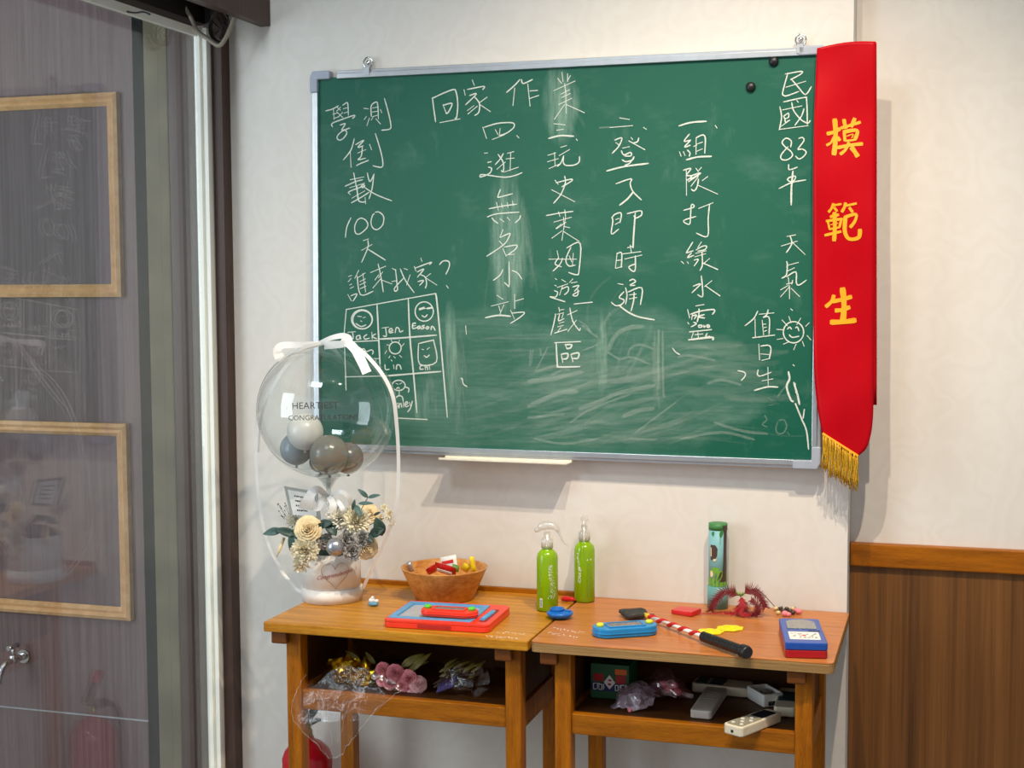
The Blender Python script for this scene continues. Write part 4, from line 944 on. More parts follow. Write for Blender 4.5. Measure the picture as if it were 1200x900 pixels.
# ------------------------------------------------------------ toys on the desks
def rectfit(px, z):
    bl, br, fr_, fl = [at(u, v, z=z) for u, v in px]
    c = (bl + br + fr_ + fl) / 4; e = ((fr_ - fl) + (br - bl)) / 2; g_ = ((bl - fl) + (br - fr_)) / 2; a = (math.atan2(e.y, e.x) + math.atan2(-g_.x, g_.y)) / 2; w_ = e.length; d = (((bl - fl) + (br - fr_)) / 2).length
    return c, a, w_, d
M_red = mat('red_orange_plastic', (238, 58, 34), 0.35); M_blue = mat('light_blue_plastic', (92, 160, 208), 0.4); M_scr = mat('grey_drawing_screen', (178, 184, 190), 0.4)
M_grn = mat('lime_button', (96, 206, 54), 0.35); M_cy = mat('bright_blue_plastic', (24, 134, 198), 0.32); M_yb = mat('yellow_button', (232, 224, 46), 0.4); M_pic = mat('game_picture', (118, 112, 108), 0.3, scale=260, var=0.75)
def ringprism(mb, o, i, z0, z1):
    n = len(o); vs = [(x, y, z) for z in (z0, z1) for p in (o, i) for x, y in p]
    fs = []
    for k in range(n):
        k2 = (k + 1) % n
        fs += [(k, k2, 2 * n + k2, 2 * n + k), (n + k2, n + k, 3 * n + k, 3 * n + k2), (2 * n + k, 2 * n + k2, 3 * n + k2, 3 * n + k), (k2, k, n + k, n + k2)]
    mb.add(vs, fs); return mb
c, a_, w_, d_ = rectfit(((481, 703.5), (599, 709.5), (572, 733), (449, 725.5)), ZT + 0.017)
db = thing('drawing_board', 'red magnetic drawing board with light blue inner frame lying on the left desk', 'toy', (c.x, c.y, ZT), a_)
sw = w_ * 0.80; sx = -w_ * 0.085
mbx = MB(); mbx.prism(rrect(w_, d_, 0.014, 6), 0.0, 0.011)
ringprism(mbx, rrect(w_, d_, 0.014, 6), rrect(sw, d_ - 0.030, 0.006, 6, (sx, 0.003)), 0.011, 0.017)
mbx.build('case', M_red, db, bevel=0.0015)
ringprism(MB(), rrect(sw, d_ - 0.030, 0.006, 6, (sx, 0.003)), rrect(sw - 0.03, d_ - 0.062, 0.004, 6, (sx, 0.003)), 0.0112, 0.0182).build('inner_frame', M_blue, db, bevel=0.0008)
MB().box(sx - sw / 2 + .012, sx + sw / 2 - .012, -d_ / 2 + .028, d_ / 2 - .024, 0.0112, 0.0140).build('screen', M_scr, db)
xs_ = w_ / 2 - 0.021
MB().tube([(xs_ - 0.003, -d_ * .30, 0.0185), (xs_ + .001, d_ * .08, 0.0185), (xs_ + .002, d_ * .16, 0.0185)], [0.005, 0.0055, 0.002], 12).build('stylus', M_blue, db)
MB().prism(rrect(0.017, d_ * .62, 0.007, 5, (xs_, -0.01)), 0.0171, 0.0175).build('stylus_slot', mat('recess_shade_red', (150, 30, 24), 0.5), db)  # flat patch; the recess shade is painted as a darker case red
hl = MB(); hl.box(-w_ * .17, w_ * .15, -d_ / 2 - 0.001, -d_ / 2 + 0.001, 0.003, 0.0105); hl.build('handle_slot', mat('slot_shade_red', (178, 34, 26), 0.5), db, bevel=0.0006)  # no real opening; shade of the slot painted in darker red
def water_game(label, px, z, mc, mbn, L_, W_, H_, a, c):
    t = thing('water_game', label, 'toy', (c.x, c.y, z), a, None)
    o = rrect(L_, W_, W_ * 0.46, 8); MB().prism(o, 0, H_).build('case', mc, t, bevel=0.003, seg=3)
    MB().prism(rrect(L_ + 0.003, W_ + 0.003, W_ * 0.47, 8), H_ * .40, H_ * .52).build('seam_rim', mc, t, bevel=0.0008)
    sc_ = ringprism(MB(), rrect(L_ * .60, W_ * .66, .004, 4), rrect(L_ * .53, W_ * .52, .003, 4), H_, H_ + 0.002).build('screen_frame', mc, t, bevel=0.0004)
    MB().prism(rrect(L_ * .53, W_ * .52, .003, 4), H_ + 0.0001, H_ + 0.0007).build('screen', M_pic, t)
    for sx_ in (-1, 1):
        MB().lathe([(0.0078, 0), (0.0078, 0.005), (0.006, 0.007), (0, 0.0075)], 20, (sx_ * L_ * .395, 0, H_ - 0.0005)).build('button', mbn, t)
    return t
cA = at(527, 714, z=ZT + 0.032)
water_game('red handheld water game with green buttons lying on the red drawing board', None, ZT + 0.0190, M_red, M_grn, 0.124, 0.050, 0.014, a_ - 0.02, cA)
l1, r1 = at(692, 740, z=ZT + 0.012), at(765, 735, z=ZT + 0.012); e = r1 - l1
water_game('blue handheld water game with yellow buttons on the right desk', None, ZT, M_cy, M_yb, e.length, 0.062, 0.020, math.atan2(e.y, e.x), (l1 + r1) / 2 + V((0.004, 0.010, 0)))

# blue round toy between the desks
p = at(653, 727, z=ZT); bt_ = thing('spinning_top', 'small round blue plastic toy lying in front of the left green bottle', 'toy', p + V((0, 0.022, 0)))
M_cob = mat('cobalt_plastic', (16, 104, 190), 0.28)
MB().lathe([(0.012, 0), (0.022, 0.003), (0.0285, 0.009), (0.029, 0.012), (0.027, 0.0145), (0.020, 0.016), (0, 0.017)], 40).build('body', M_cob, bt_)
q_ = MB(); q_.lathe([(0.015, 0.015), (0.016, 0.021), (0.013, 0.0225), (0.012, 0.019), (0, 0.019)], 28, (-0.006, 0, 0)); q_.box(0.012, 0.024, -.004, .004, 0.013, 0.019); q_.build('rim', M_cob, bt_, bevel=0.0006)
MB().box(0.008, 0.014, 0.004, 0.010, 0.015, 0.0225).build('peg', mat('tan_plastic', (190, 150, 90), 0.5), bt_, bevel=0.001)
p = at(664, 705.5, z=ZT); o = MB().tube(cr([(-0.014, 0, 0.005), (0, 0.002, 0.006), (0.016, 0, 0.005)], 4), [0.004, .005, .0055, .006, .006, .0055, .005, .0045, .004], 12)
rt = thing('toy_whistle', 'small red plastic toy lying between the two green spray bottles', 'toy', p + V((0, 0.006, 0))); o.build('body', M_pr, rt)
MB().tube([(0.014, 0, 0.005), (0.020, 0.004, 0.004)], 0.003, 8).build('mouthpiece', M_pr, rt)

# stick with black head, red wrapped shaft and ribbed grip
A = at(762, 723, z=ZT + 0.009); Bs = at(823, 745.5, z=ZT + 0.014); Cs = at(877, 765, z=ZT + 0.0135); H0 = at(726, 717, z=ZT + 0.008)
stk = thing('toy_club', 'toy club with black leaf shaped head, red wrapped shaft and ribbed black grip', 'toy', V((Cs.x, Cs.y, ZT)))
T0 = V((Cs.x, Cs.y, ZT)); ls = lambda q: V(q) - T0
MB().tube([ls(A), ls(Bs)], 0.0042, 10).build('shaft', M_pw, stk)
dirv = (Bs - A).normalized(); s1_ = dirv.cross(V((0, 0, 1))).normalized(); s2_ = s1_.cross(dirv); hx_ = []
for k in range(91):
    f = k / 90; hx_.append(ls(A.lerp(Bs, f)) + 0.0028 * (math.cos(f * 30) * s1_ + math.sin(f * 30) * s2_))
MB().tube(hx_, 0.0046, 8).build('red_wrapping', mat('red_tape', (196, 26, 32), 0.35), stk)
cl0 = A - dirv * 0.022
MB().tube([ls(cl0), ls(A)], [0.0058, 0.0052], 12).build('collar', mat('yellow_collar', (222, 186, 44), 0.45), stk)
g = MB(); gn = 46; gp = []; gr = []
for k in range(gn):
    f = k / (gn - 1); gp.append(ls(Bs.lerp(Cs, f))); gr.append(0.0100 + 0.0007 * math.sin(k * PI / 1.5) + (0.0028 if f > 0.86 else 0) - (0.002 if k in (0, gn - 1) else 0))
g.tube(gp, gr, 18); g.build('grip', M_black, stk)
hd2 = MB(); ht = H0; hb = cl0
ax = (ht - hb); Lh = ax.length; ax.normalize(); sd = ax.cross(V((0, 0, 1))).normalized()
for j in range(-2, 3):   # five finger-like lobes side by side
    ln = Lh * (1.0 - 0.07 * j * j + 0.03 * j); off = j * 0.0105
    pts = [ls(hb) + sd * off * 0.25 + V((0, 0, 0.0)), ls(hb) + ax * ln * .35 + sd * off * 1.1 + V((0, 0, 0.002)), ls(hb) + ax * ln * .7 + sd * off * 1.15 + V((0, 0, .0)), ls(hb) + ax * ln + sd * off * .4 + V((0, 0, .002))]
    pp = cr(pts, 5); hd2.tube(pp, [0.0042 + 0.0030 * math.sin(PI * k / (len(pp) - 1)) for k in range(len(pp))], 8)
hd2.tube([ls(hb) + ax * 0.004, ls(hb) + sd * 0.012 - ax * 0.016 + V((0, 0, .001))], [0.003, 0.0012], 6)
hd2.build('head', mat('black_rubber', (52, 52, 50), 0.6), stk)

# red box
c, a_, w_, d_ = rectfit(((797, 709.5), (820, 713.5), (811, 718), (788, 714)), ZT + 0.010)
rbx = thing('small_box', 'small flat red box lying behind the toy club on the right desk', 'box', (c.x, c.y, ZT), a_)
MB().box(-w_ / 2, w_ / 2, -d_ / 2, d_ / 2, 0, 0.010).build('case', M_pr, rbx, bevel=0.0015)
MB().box(w_ / 2 - .012, w_ / 2 + .0008, -d_ / 2 - .0006, d_ / 2 + .0006, 0.0005, 0.0108).build('lid', M_pr, rbx, bevel=0.001)

# kaleidoscope
kc = V((at(841, 708, y=-0.034).x, -0.034, ZT)); kz = at(841, 613, y=-0.034).z - ZT; ks = at(841, 686, y=-0.034).z - ZT
kal = thing('kaleidoscope', 'upright printed kaleidoscope tube with tree and meadow picture on the right desk', 'toy', kc)
M_sky = mat('printed_sky_blue', (128, 182, 186), 0.5, spec=0.3); M_tea = mat('teal_card', (96, 154, 152), 0.45); M_gr = mat('printed_green', (58, 128, 66), 0.5); M_gr2 = mat('printed_grass', (112, 168, 52), 0.5); M_tr = mat('printed_brown', (74, 52, 40), 0.5); M_cr = mat('printed_cream', (232, 214, 170), 0.5)
kr = 0.0205
MB().lathe([(kr, ks - 0.002), (kr, kz), (kr - 0.0015, kz), (kr - 0.0015, kz - 0.006), (0, kz - 0.006)], 44).build('tube', M_sky, kal)
MB().lathe([(kr + 0.0022, 0), (kr + 0.0022, ks), (kr, ks)], 44).build('turning_base', M_tea, kal)
MB().lathe([(kr + 0.0004, kz - 0.014), (kr + 0.0004, kz + 0.0003), (kr - .001, kz + 0.0003)], 44).build('green_rim', M_gr, kal)
ka = math.atan2(CAM.y - kc.y, CAM.x - kc.x); R1 = kr + 0.0005
def sheet(name, m, polys, r, a0):
    mb = MB()
    for poly in polys:   # triangulated strip wrapped on the tube: poly given as rows (z, x0, x1)
        vs = []; fs = []
        for z, x0, x1 in poly:
            for j in range(7):
                x = x0 + (x1 - x0) * j / 6; a = a0 + x / r; vs.append((r * math.cos(a), r * math.sin(a), z))
        for i in range(len(poly) - 1):
            for j in range(6): fs.append((i * 7 + j, i * 7 + j + 1, i * 7 + 8 + j, i * 7 + 7 + j))
        mb.add(vs, fs, True)
    return mb.build(name, m, kal)
sheet('printed_grass', M_gr2, [[(ks + .001, -.030, .028), (ks + .018, -.030, .028), (ks + .034, -.022, .024), (ks + .044, -.014, .004)]], R1, ka)
sheet('printed_trunk', M_tr, [[(ks + .012, .004, .022), (ks + .024, .010, .022), (ks + .05, .0125, .022), (kz - .02, .0135, .024), (kz - .003, .010, .026)]] + [[(ks + .005 + .005 * k, x - .004, x - .0026), (ks + .034, .006, .010)] for k, x in enumerate((-.010, -.004, .002, .008))], R1 + .0003, ka)
sheet('printed_leaves', M_gr, [[(kz - .026, -.012, -.010), (kz - .021, -.016, -.008), (kz - .016, -.013, -.009)], [(kz - .028, .004, .008), (kz - .020, .003, .012), (kz - .012, .006, .012)], [(kz - .045, .0045, .0055), (kz - .026, .0045, .0055)]], R1 + .0002, ka)
sheet('printed_animal', M_tr, [[(kz - .080, -.017, -.008), (kz - .070, -.019, -.002), (kz - .054, -.019, -.001), (kz - .046, -.018, -.006)]], R1 + .0004, ka)
sheet('printed_flower', M_cr, [[(ks + .022, -.018, -.013), (ks + .029, -.019, -.010), (ks + .036, -.018, -.013)], [(kz - .082, -.012, -.005), (kz - .077, -.010, -.003)], [(kz - .072, -.018, -.015), (kz - .052, -.018, -.0155)]], R1 + .0007, ka)

# red feather toy
M_fe = mat('dark_red_feather', (112, 8, 18), 0.6, scale=300, var=0.3); M_fe2 = mat('bright_red_feather', (170, 12, 24), 0.6, scale=300, var=0.2); M_fg = mat('green_feather', (150, 176, 90), 0.6)
F0 = at(868, 722, z=ZT) + V((0, 0.01, 0)); fsh = thing('feather_shuttlecock', 'red feather shuttlecock with curling plumes and green centre on the right desk', 'toy', F0)
def feather(px, ys, L0, L1, m, dens=46, name='feather'):
    P = cr([at(u, v, y=F0.y + dy) - F0 for (u, v), dy in zip(px, ys)], 8); mb = MB(); mb.tube(P, 0.0009, 5); N = len(P)
    for p_ in P: p_.z = max(p_.z, 0.0022)
    dens *= 2
    for k in range(dens):
        f = k / dens * 0.94 + .05; i = min(N - 2, int(f * (N - 1))); p_ = P[i].lerp(P[i + 1], f * (N - 1) - i); t = (P[i + 1] - P[i]).normalized()
        vd_ = (CAM - F0).normalized(); s_ = t.cross(vd_).normalized(); l_ = (L0 + (L1 - L0) * f) * random.uniform(.8, 1.6)
        for sg in (-1, 1):
            q = p_ + (s_ * sg + t * 0.75 + vd_ * random.uniform(-.5, .5)).normalized() * l_; q.z = max(q.z, 0.001); md_ = (p_ + q) / 2 + t * l_ * 0.08; md_.z = max(md_.z, .001)
            mb.add([p_ - t * .0006, p_ + t * .0006, md_ + t * .0005, q, md_ - t * .0005], [(0, 1, 2, 4), (4, 2, 3)])
    mb.build(name, m, fsh)
feather([(866, 698), (850, 693), (838, 704), (833, 716)], (0, -.004, -.008, -.01), 0.018, 0.010, M_fe)
feather([(868, 706), (862, 719), (850, 722), (830, 723.5), (813, 724)], (0, -.006, -.012, -.02, -.025), 0.014, 0.002, M_fe2)
feather([(870, 700), (873, 715), (880, 726), (887, 722), (888, 710), (880, 703)], (0, -.006, -.012, -.012, -.008, 0), 0.017, 0.010, M_fe, 60)
feather([(872, 696), (880, 692), (890, 698), (897, 712)], (0, .002, .0, -.004), 0.017, 0.010, M_fe)
feather([(868, 699), (870, 710), (867, 718), (878, 724)], (0, -.01, -.016, -.02), 0.010, 0.009, M_fe2)
feather([(874, 694), (886, 690), (898, 700), (908, 711)], (0.004, .006, .006, .004), 0.0008, 0.0008, M_dk, 4, 'quill')
q_ = MB()
for k in range(36):
    b_ = at(868, 699, y=F0.y) - F0; q = b_ + V((random.uniform(-.012, .012), random.uniform(-.008, .006), random.uniform(.002, .013))); q_.tube([b_, (b_ + q) / 2 + V((0, 0, .001)), q], [.0009, .0008, .0002], 4)
q_.build('centre_tuft', M_fg, fsh)
MB().lathe([(0.010, 0), (0.012, 0.002), (0.012, 0.005), (0.004, 0.009), (0.003, 0.016), (0, 0.016)], 20, (at(868, 716, y=F0.y) - F0).to_tuple()[:2] + (0,)).build('base', M_fe, fsh)

# yellow discs
M_yel = mat('yellow_plastic', (240, 228, 20), 0.4)
def disc(u, v, label, rx, ry, rot):
    p = at(u, v, z=ZT); o = []; i_ = []
    for k in range(48):
        a = 2 * PI * k / 48; s = 1 + 0.07 * math.cos(8 * a); o.append((rx * s * math.cos(a), ry * s * math.sin(a))); i_.append((rx * .30 * math.cos(a), ry * .30 * math.sin(a)))
    t = thing('flower_disc', label, 'toy', (p.x, p.y, ZT), rot, 'yellow scalloped discs')
    MB().prism(o, 0, 0.0026).build('petal_disc', M_yel, t, bevel=0.0006)
    ringprism(MB(), [(x * 1.5, y * 1.5) for x, y in i_], i_, 0.0025, 0.0042).build('raised_ring', M_yel, t, bevel=0.0004); return t
disc(832, 741, 'yellow scalloped plastic disc, the one touching the club grip', 0.027, 0.024, 0.2)
disc(855.5, 737, 'yellow scalloped plastic disc, the one farther right of the club grip', 0.028, 0.024, 0.5)

# bead hair tie
M_pk = mat('pink_bead', (232, 130, 140), 0.35); M_bd = mat('dark_bead', (60, 46, 40), 0.3); M_yl2 = mat('cream_bead', (222, 200, 140), 0.35)
p = at(921, 720, z=ZT); ht_ = thing('bead_bracelet', 'little heap of dark and pink beads behind the blue and red game', 'bracelet', p)
for u, v, r, m_ in ((909, 713, .0045, M_yl2), (912, 718, .0045, M_yl2), (920, 719, .0062, M_pk), (924, 720, .005, M_pk), (936, 716.5, .0062, M_pk), (933, 715, .005, M_pk), (915, 713, .004, M_bd), (918, 716, .0045, M_bd), (922, 713.5, .0045, M_bd), (926, 716, .0048, M_bd), (929, 713, .004, M_yl2), (929, 718, .0045, M_bd)):
    q = at(u, v, z=ZT + r) - p; MB().ball(q, (r * 1.25, r, r), 14, 9).build('bead', m_, ht_)
MB().tube([q + V((0, 0, 0.003)) for q in cr([at(u, v, z=ZT) - p for u, v in ((909, 714), (916, 718), (926, 719), (935, 717), (930, 713), (920, 712), (911, 714))], 5)], 0.0012, 6).build('cord', M_bd, ht_)

# blue and red handheld game
c, a_, w_, d_ = rectfit(((917, 725), (962.5, 725), (966, 754), (916.5, 753)), ZT + 0.030)
pg = thing('pinball_game', 'blue topped red handheld pinball game at the right end of the right desk', 'toy', (c.x, c.y, ZT), a_)
M_bb = mat('royal_blue_plastic', (30, 78, 168), 0.3); M_rd = mat('deep_red_plastic', (172, 18, 28), 0.3)
MB().prism(rrect(w_, d_, .006, 5), 0, 0.0155).build('base', M_rd, pg, bevel=0.002)
MB().prism(rrect(w_ + .001, d_ + .001, .006, 5), 0.0158, 0.030).build('top_case', M_bb, pg, bevel=0.002)
ao_ = [(-w_ * .36, d_ * .05), (w_ * .36, d_ * .05), (w_ * .36, d_ * .30)] + [(w_ * .36 * math.cos(q), d_ * .30 + d_ * .13 * math.sin(q)) for q in [PI * k / 12 for k in range(1, 12)]] + [(-w_ * .36, d_ * .30)]
MB().prism(ao_, 0.0301, 0.0318).build('window', mat('silver_window', (150, 152, 150), 0.25, 0.3, scale=320, var=0.5), pg, bevel=0.0004)
MB().prism(rrect(w_ * .74, d_ * .30, .002, 3, (0, -d_ * .22)), 0.0301, 0.0308).build('label_panel', M_pw, pg)
lp = MB()
for k in range(26):
    x = random.uniform(-.30, .30) * w_; y = -d_ * .22 + random.uniform(-.09, .09) * d_; s = random.uniform(.0012, .0034)
    lp.prism([(x + s * math.cos(q), y + s * .7 * math.sin(q)) for q in [2 * PI * j / 7 for j in range(7)]], 0.0307, 0.0310 + k * .00001)
lp.build('label_print', M_pic, pg)
MB().prism([(0.004 * math.cos(2 * PI * j / 10), -d_ * .22 + .004 * math.sin(2 * PI * j / 10)) for j in range(10)], 0.0307, 0.0314).build('red_dot', M_pr, pg)
MB().box(w_ * .12, w_ * .42, -d_ * .03, -d_ * .012, 0.0301, 0.0309).build('slot', M_dk, pg)

# ------------------------------------------------------------ below the desks
SZ = 0.5987
M_cel = clear('cellophane', (0.97, 0.97, 0.96), 0.03, 0.05, 0.9, bump=0.8, bscale=130)
M_clr2 = clear('cellophane_glint', (0.97, 0.97, 0.97), 0.08, 0.2, 1.0, dif=0.12, dcol=(240, 240, 240)); M_pet = mat('pink_petals', (224, 132, 142), 0.55, scale=90, var=0.25); M_pet2 = mat('pale_pink_petals', (232, 176, 176), 0.55, scale=90, var=0.2); M_gf = mat('gold_foil', (206, 164, 26), 0.2, 0.9, scale=60, var=0.5); M_ol = mat('olive_dry_leaf', (104, 96, 24), 0.55, scale=60, var=0.3); M_sm = mat('dry_stems', (70, 52, 40), 0.7)
def crumple(mb, rows_, amp, sc, seed, n=4, zmin=None):
    R = len(rows_); C = len(rows_[0]); G = []
    for i in range((R - 1) * n + 1):
        fi = min(i / n, R - 1.0001); a = int(fi); s = fi - a; row = []
        for j in range((C - 1) * n + 1):
            fj = min(j / n, C - 1.0001); b = int(fj); t = fj - b
            p = (V(rows_[a][b]) * (1 - s) + V(rows_[a + 1][b]) * s) * (1 - t) + (V(rows_[a][b + 1]) * (1 - s) + V(rows_[a + 1][b + 1]) * s) * t
            q = p * sc + V((seed, seed * .7, 0)); row.append(p + V((noise.noise(q), noise.noise(q + V((9, 3, 1))), noise.noise(q + V((2, 8, 5))))) * amp)
        G.append([V((p.x, p.y, max(p.z, zmin))) for p in row] if zmin is not None else row)
    mb.grid(G, False); return mb
Q0 = V((0.30, -0.26, SZ)); bq = thing('bouquet', 'pink flower bouquet in clear cellophane spilling from the left desk shelf', 'bouquet', Q0, 0, 'wrapped bouquets on the left desk shelf')
lq = lambda p: V(p) - Q0
def petalball(c, r, m, par, name, n=9):
    mb = MB()
    for k in range(n):
        th = math.acos(1 - 1.7 * (k + .5) / n); ph = k * 2.4; d = V((math.sin(th) * math.cos(ph), -math.cos(th), math.sin(th) * math.sin(ph)))
        mb.ball(V(c) + d * r * .55, (r * .62, r * .45, r * .55), 10, 7)
    return mb.build(name, m, par)
for u, v, r in ((449, 785, .017), (463, 789, .020), (478, 796, .021), (490, 802, .019), (470, 803, .018), (457, 800, .016), (447, 797, .014), (484, 808, .014), (440, 790, .012)):
    rose(lq(at(u, v, y=-0.350)), r * .66, (random.uniform(-.5, .5), -1, random.uniform(-.1, .8)), random.choice((M_pet, M_pet, M_pet2)), 'blossom', bq)
gfm = MB(); crumple(gfm, [[lq(at(u, v, y=y)) for u, v, y in row] for row in (((386, 776, -.33), (410, 768, -.31), (434, 775, -.33)), ((390, 790, -.36), (413, 786, -.37), (436, 790, -.36)), ((396, 801, -.35), (416, 803, -.355), (434, 800, -.35)))], 0.022, 60, 3, 9, 0.001); gfm.build('gold_foil', M_gf, bq)
lf = MB()
for a2, b2_, wd in (((470, 782), (498, 766), .017), ((480, 788), (506, 765), .014), ((430, 806), (456, 802), .010), ((440, 778), (428, 764), .010), ((420, 772), (404, 762), .008), ((478, 784), (504, 775), .008)):
    leafmesh(lf, lq(at(*a2, y=-.33)), lq(at(*b2_, y=-.31)), wd, (0.2, -1, .4), .3, .15)
lf.build('leaves', M_ol, bq, solid=0.0004)
w1 = MB(); crumple(w1, [[lq(at(u, v, y=y)) for u, v, y in row] for row in (
    ((368, 772, -.30), (400, 752, -.28), (440, 760, -.28), (476, 785, -.30)),
    ((366, 790, -.385), (395, 780, -.40), (432, 784, -.40), (474, 802, -.39)),
    ((342, 822, -.440), (374, 800, -.426), (415, 804, -.426), (456, 816, -.424)),
    ((347, 848, -.436), (370, 846, -.45), (400, 846, -.455), (432, 842, -.436)),
    ((374, 874, -.435), (382, 876, -.44), (396, 874, -.44), (412, 868, -.435)),
    ((380, 884, -.43), (386, 888, -.432), (392, 890, -.432), (398, 886, -.43)))], 0.007, 34, 1, 7)
w1.build('cellophane_wrap', M_cel, bq)
eg = MB()  # pale tubes added along edges and folds to imitate light glints
for ch in ([(358, 790, -.40), (350, 806, -.425), (342, 824, -.436), (347, 848, -.44), (374, 874, -.44), (386, 889, -.435)], [(386, 889, -.435), (398, 886, -.437), (412, 868, -.44), (432, 842, -.44), (450, 824, -.43), (474, 806, -.41)], [(374, 806, -.432), (380, 830, -.45), (388, 860, -.452), (388, 886, -.44)], [(415, 812, -.432), (404, 840, -.458), (396, 872, -.446)], [(360, 830, -.44), (366, 850, -.45), (380, 872, -.445)]):
    q_ = cr([lq(at(u, v, y=y)) for u, v, y in ch], 6); eg.tube([p + V((noise.noise(p * 90), noise.noise(p * 90 + V((5, 5, 5))), noise.noise(p * 90 + V((9, 1, 4))))) * .005 for p in q_], [.00045 * (0.5 + abs(noise.noise(p * 200)) * 2) for p in q_], 5)
eg.build('fold_glints', M_clr2, bq)
Q1 = V((0.47, -0.26, SZ)); bq2 = thing('bouquet', 'dark dried bouquet in crumpled clear wrap at the right of the left desk shelf', 'bouquet', Q1, 0, 'wrapped bouquets on the left desk shelf')
l2 = lambda p: V(p) - Q1
sm = MB()
for k in range(26):
    u0, v0 = random.uniform(508, 522), random.uniform(798, 808); u1, v1 = random.uniform(530, 570), random.uniform(775, 802)
    sm.tube([l2(at(u0, v0, y=-.35)), l2(at((u0 + u1) / 2, (v0 + v1) / 2 - 4, y=-.32)), l2(at(u1, v1, y=-.27))], 0.0013, 5)
sm.build('stems', M_sm, bq2)
lf = MB()
for k in range(14):
    u0, v0 = random.uniform(514, 560), random.uniform(780, 806); leafmesh(lf, l2(at(u0, v0, y=-.32)), l2(at(u0 + random.uniform(12, 26), v0 - random.uniform(2, 14), y=-.30)), .006, (0.1, -1, .5), .3, .1)
lf.build('leaves', M_ol, bq2, solid=0.0004)
w2 = MB(); crumple(w2, [[l2(at(u, v, y=y)) for u, v, y in row] for row in (
    ((514, 778, -.27), (535, 768, -.27), (560, 770, -.27), (574, 776, -.27)),
    ((515, 790, -.33), (536, 778, -.36), (560, 782, -.36), (574, 784, -.34)),
    ((519, 806, -.355), (538, 806, -.362), (556, 808, -.362), (574, 802, -.35)),
    ((520, 810, -.35), (540, 814, -.36), (560, 815, -.36), (574, 812, -.345)))], 0.016, 34, 5, 7, 0.001)
w2.build('cellophane_wrap', M_cel, bq2)
lav = MB()
for k in range(9): lav.tube([l2(at(512 + k * 2.2, 812 - k * .8, y=-.36)), l2(at(516 + k * 2.5, 800 - k, y=-.35))], [.0022, .0012], 6)
lav.build('lavender', mat('violet_flower', (86, 70, 130), 0.6), bq2)

# fire extinguisher
M_ext = mat('extinguisher_red', (190, 16, 34), 0.22)
E0 = V((at(360, 885, y=-0.118).x, -0.118, 0)); ez_ = at(360, 866, y=-0.118).z
ext = thing('fire_extinguisher', 'red fire extinguisher standing on the floor by the wall behind the left desk leg', 'fire extinguisher', E0)
er = 0.060
MB().lathe([(er - .004, 0), (er, .006), (er, ez_ - .045), (er - .006, ez_ - .028), (er - .022, ez_ - .010), (.018, ez_), (.016, ez_ + .008)], 44).build('tank', M_ext, ext)
MB().lathe([(.014, ez_ + .006), (.014, ez_ + .022), (.011, ez_ + .026), (.011, ez_ + .040), (0, ez_ + .040)], 20).build('valve', mat('brass', (170, 150, 90), 0.3, 0.8), ext)
def bar(P0, P1, w_, h_):
    P0, P1 = V(P0), V(P1); d = (P1 - P0).normalized(); sd_ = V((1, 0, 0)); n_ = sd_.cross(d)
    c4 = lambda P, k: P + n_ * h_ * k
    return MB().hexa([c4(P0, -1) - sd_ * w_, c4(P1, -1) - sd_ * w_, c4(P1, -1) + sd_ * w_, c4(P0, -1) + sd_ * w_], [c4(P0, 1) - sd_ * w_, c4(P1, 1) - sd_ * w_, c4(P1, 1) + sd_ * w_, c4(P0, 1) + sd_ * w_])
bar((0, -.012, ez_ + .036), (0, .060, ez_ + .030), .010, .003).build('carry_handle', M_black, ext, bevel=.001)
lv0, lv1 = V((.004, -.014, ez_ + .044)), V((.022, .066, ez_ + .098))
lo_ = bar(lv0, lv1, .010, .0035).build('squeeze_lever', M_black, ext, bevel=.001)
bar(lv0.lerp(lv1, .62), lv0.lerp(lv1, 1.02), .0112, .0048).build('lever_sleeve', mat('red_sleeve', (214, 40, 56), 0.4), lo_)
MB().tube(cr([(-.012, -.004, ez_ + .03), (-.04, .03, ez_ + .03), (-.048, .05, ez_ - .02), (-.048, .054, ez_ - .12), (-.048, .052, ez_ - .22)], 6), .007, 10).build('hose', M_black, ext)

# things on the right desk shelf
M_gbx = mat('dark_green_card', (34, 92, 54), 0.5); M_nav = mat('navy_print', (28, 40, 92), 0.5); M_or = mat('orange_sticker', (232, 112, 30), 0.5)
fl_, fr2 = at(692, 821, y=-0.285), at(737, 825, y=-0.285)
gx0, gx1 = at(692, 800, y=-0.285).x, at(737, 800, y=-0.285).x; gh = at(692, 777, y=-0.285).z - SZ
gb_ = thing('card_box', 'dark green printed card box at the left of the right desk shelf', 'box', ((gx0 + gx1) / 2, -0.285, SZ)); gw = gx1 - gx0
MB().box(-gw / 2, gw / 2, 0, 0.09, 0, gh).build('carton', M_gbx, gb_, bevel=0.001)
MB().box(-gw / 2 + .001, gw / 2 - .001, -.0006, .0004, gh * .22, gh * .46).build('navy_band', M_nav, gb_)
MB().box(-gw * .42, -gw * .16, -.0007, .0004, gh * .50, gh * .72).build('red_panel', M_rd, gb_); MB().box(gw * .16, gw * .42, -.0007, .0004, gh * .46, gh * .70).build('red_panel', M_rd, gb_)
q_ = MB(); q_.add([(0, -.0012, gh * .28), (gw * .15, -.0012, gh * .48), (0, -.0012, gh * .70), (-gw * .15, -.0012, gh * .48)], [(0, 1, 2, 3)]); q_.build('white_diamond', M_pw, gb_)
q_ = MB(); q_.box(gw * .14, gw * .44, -.0012, .0004, gh * .72, gh * .88); q_.build('orange_sticker', M_or, gb_, bevel=.0005)
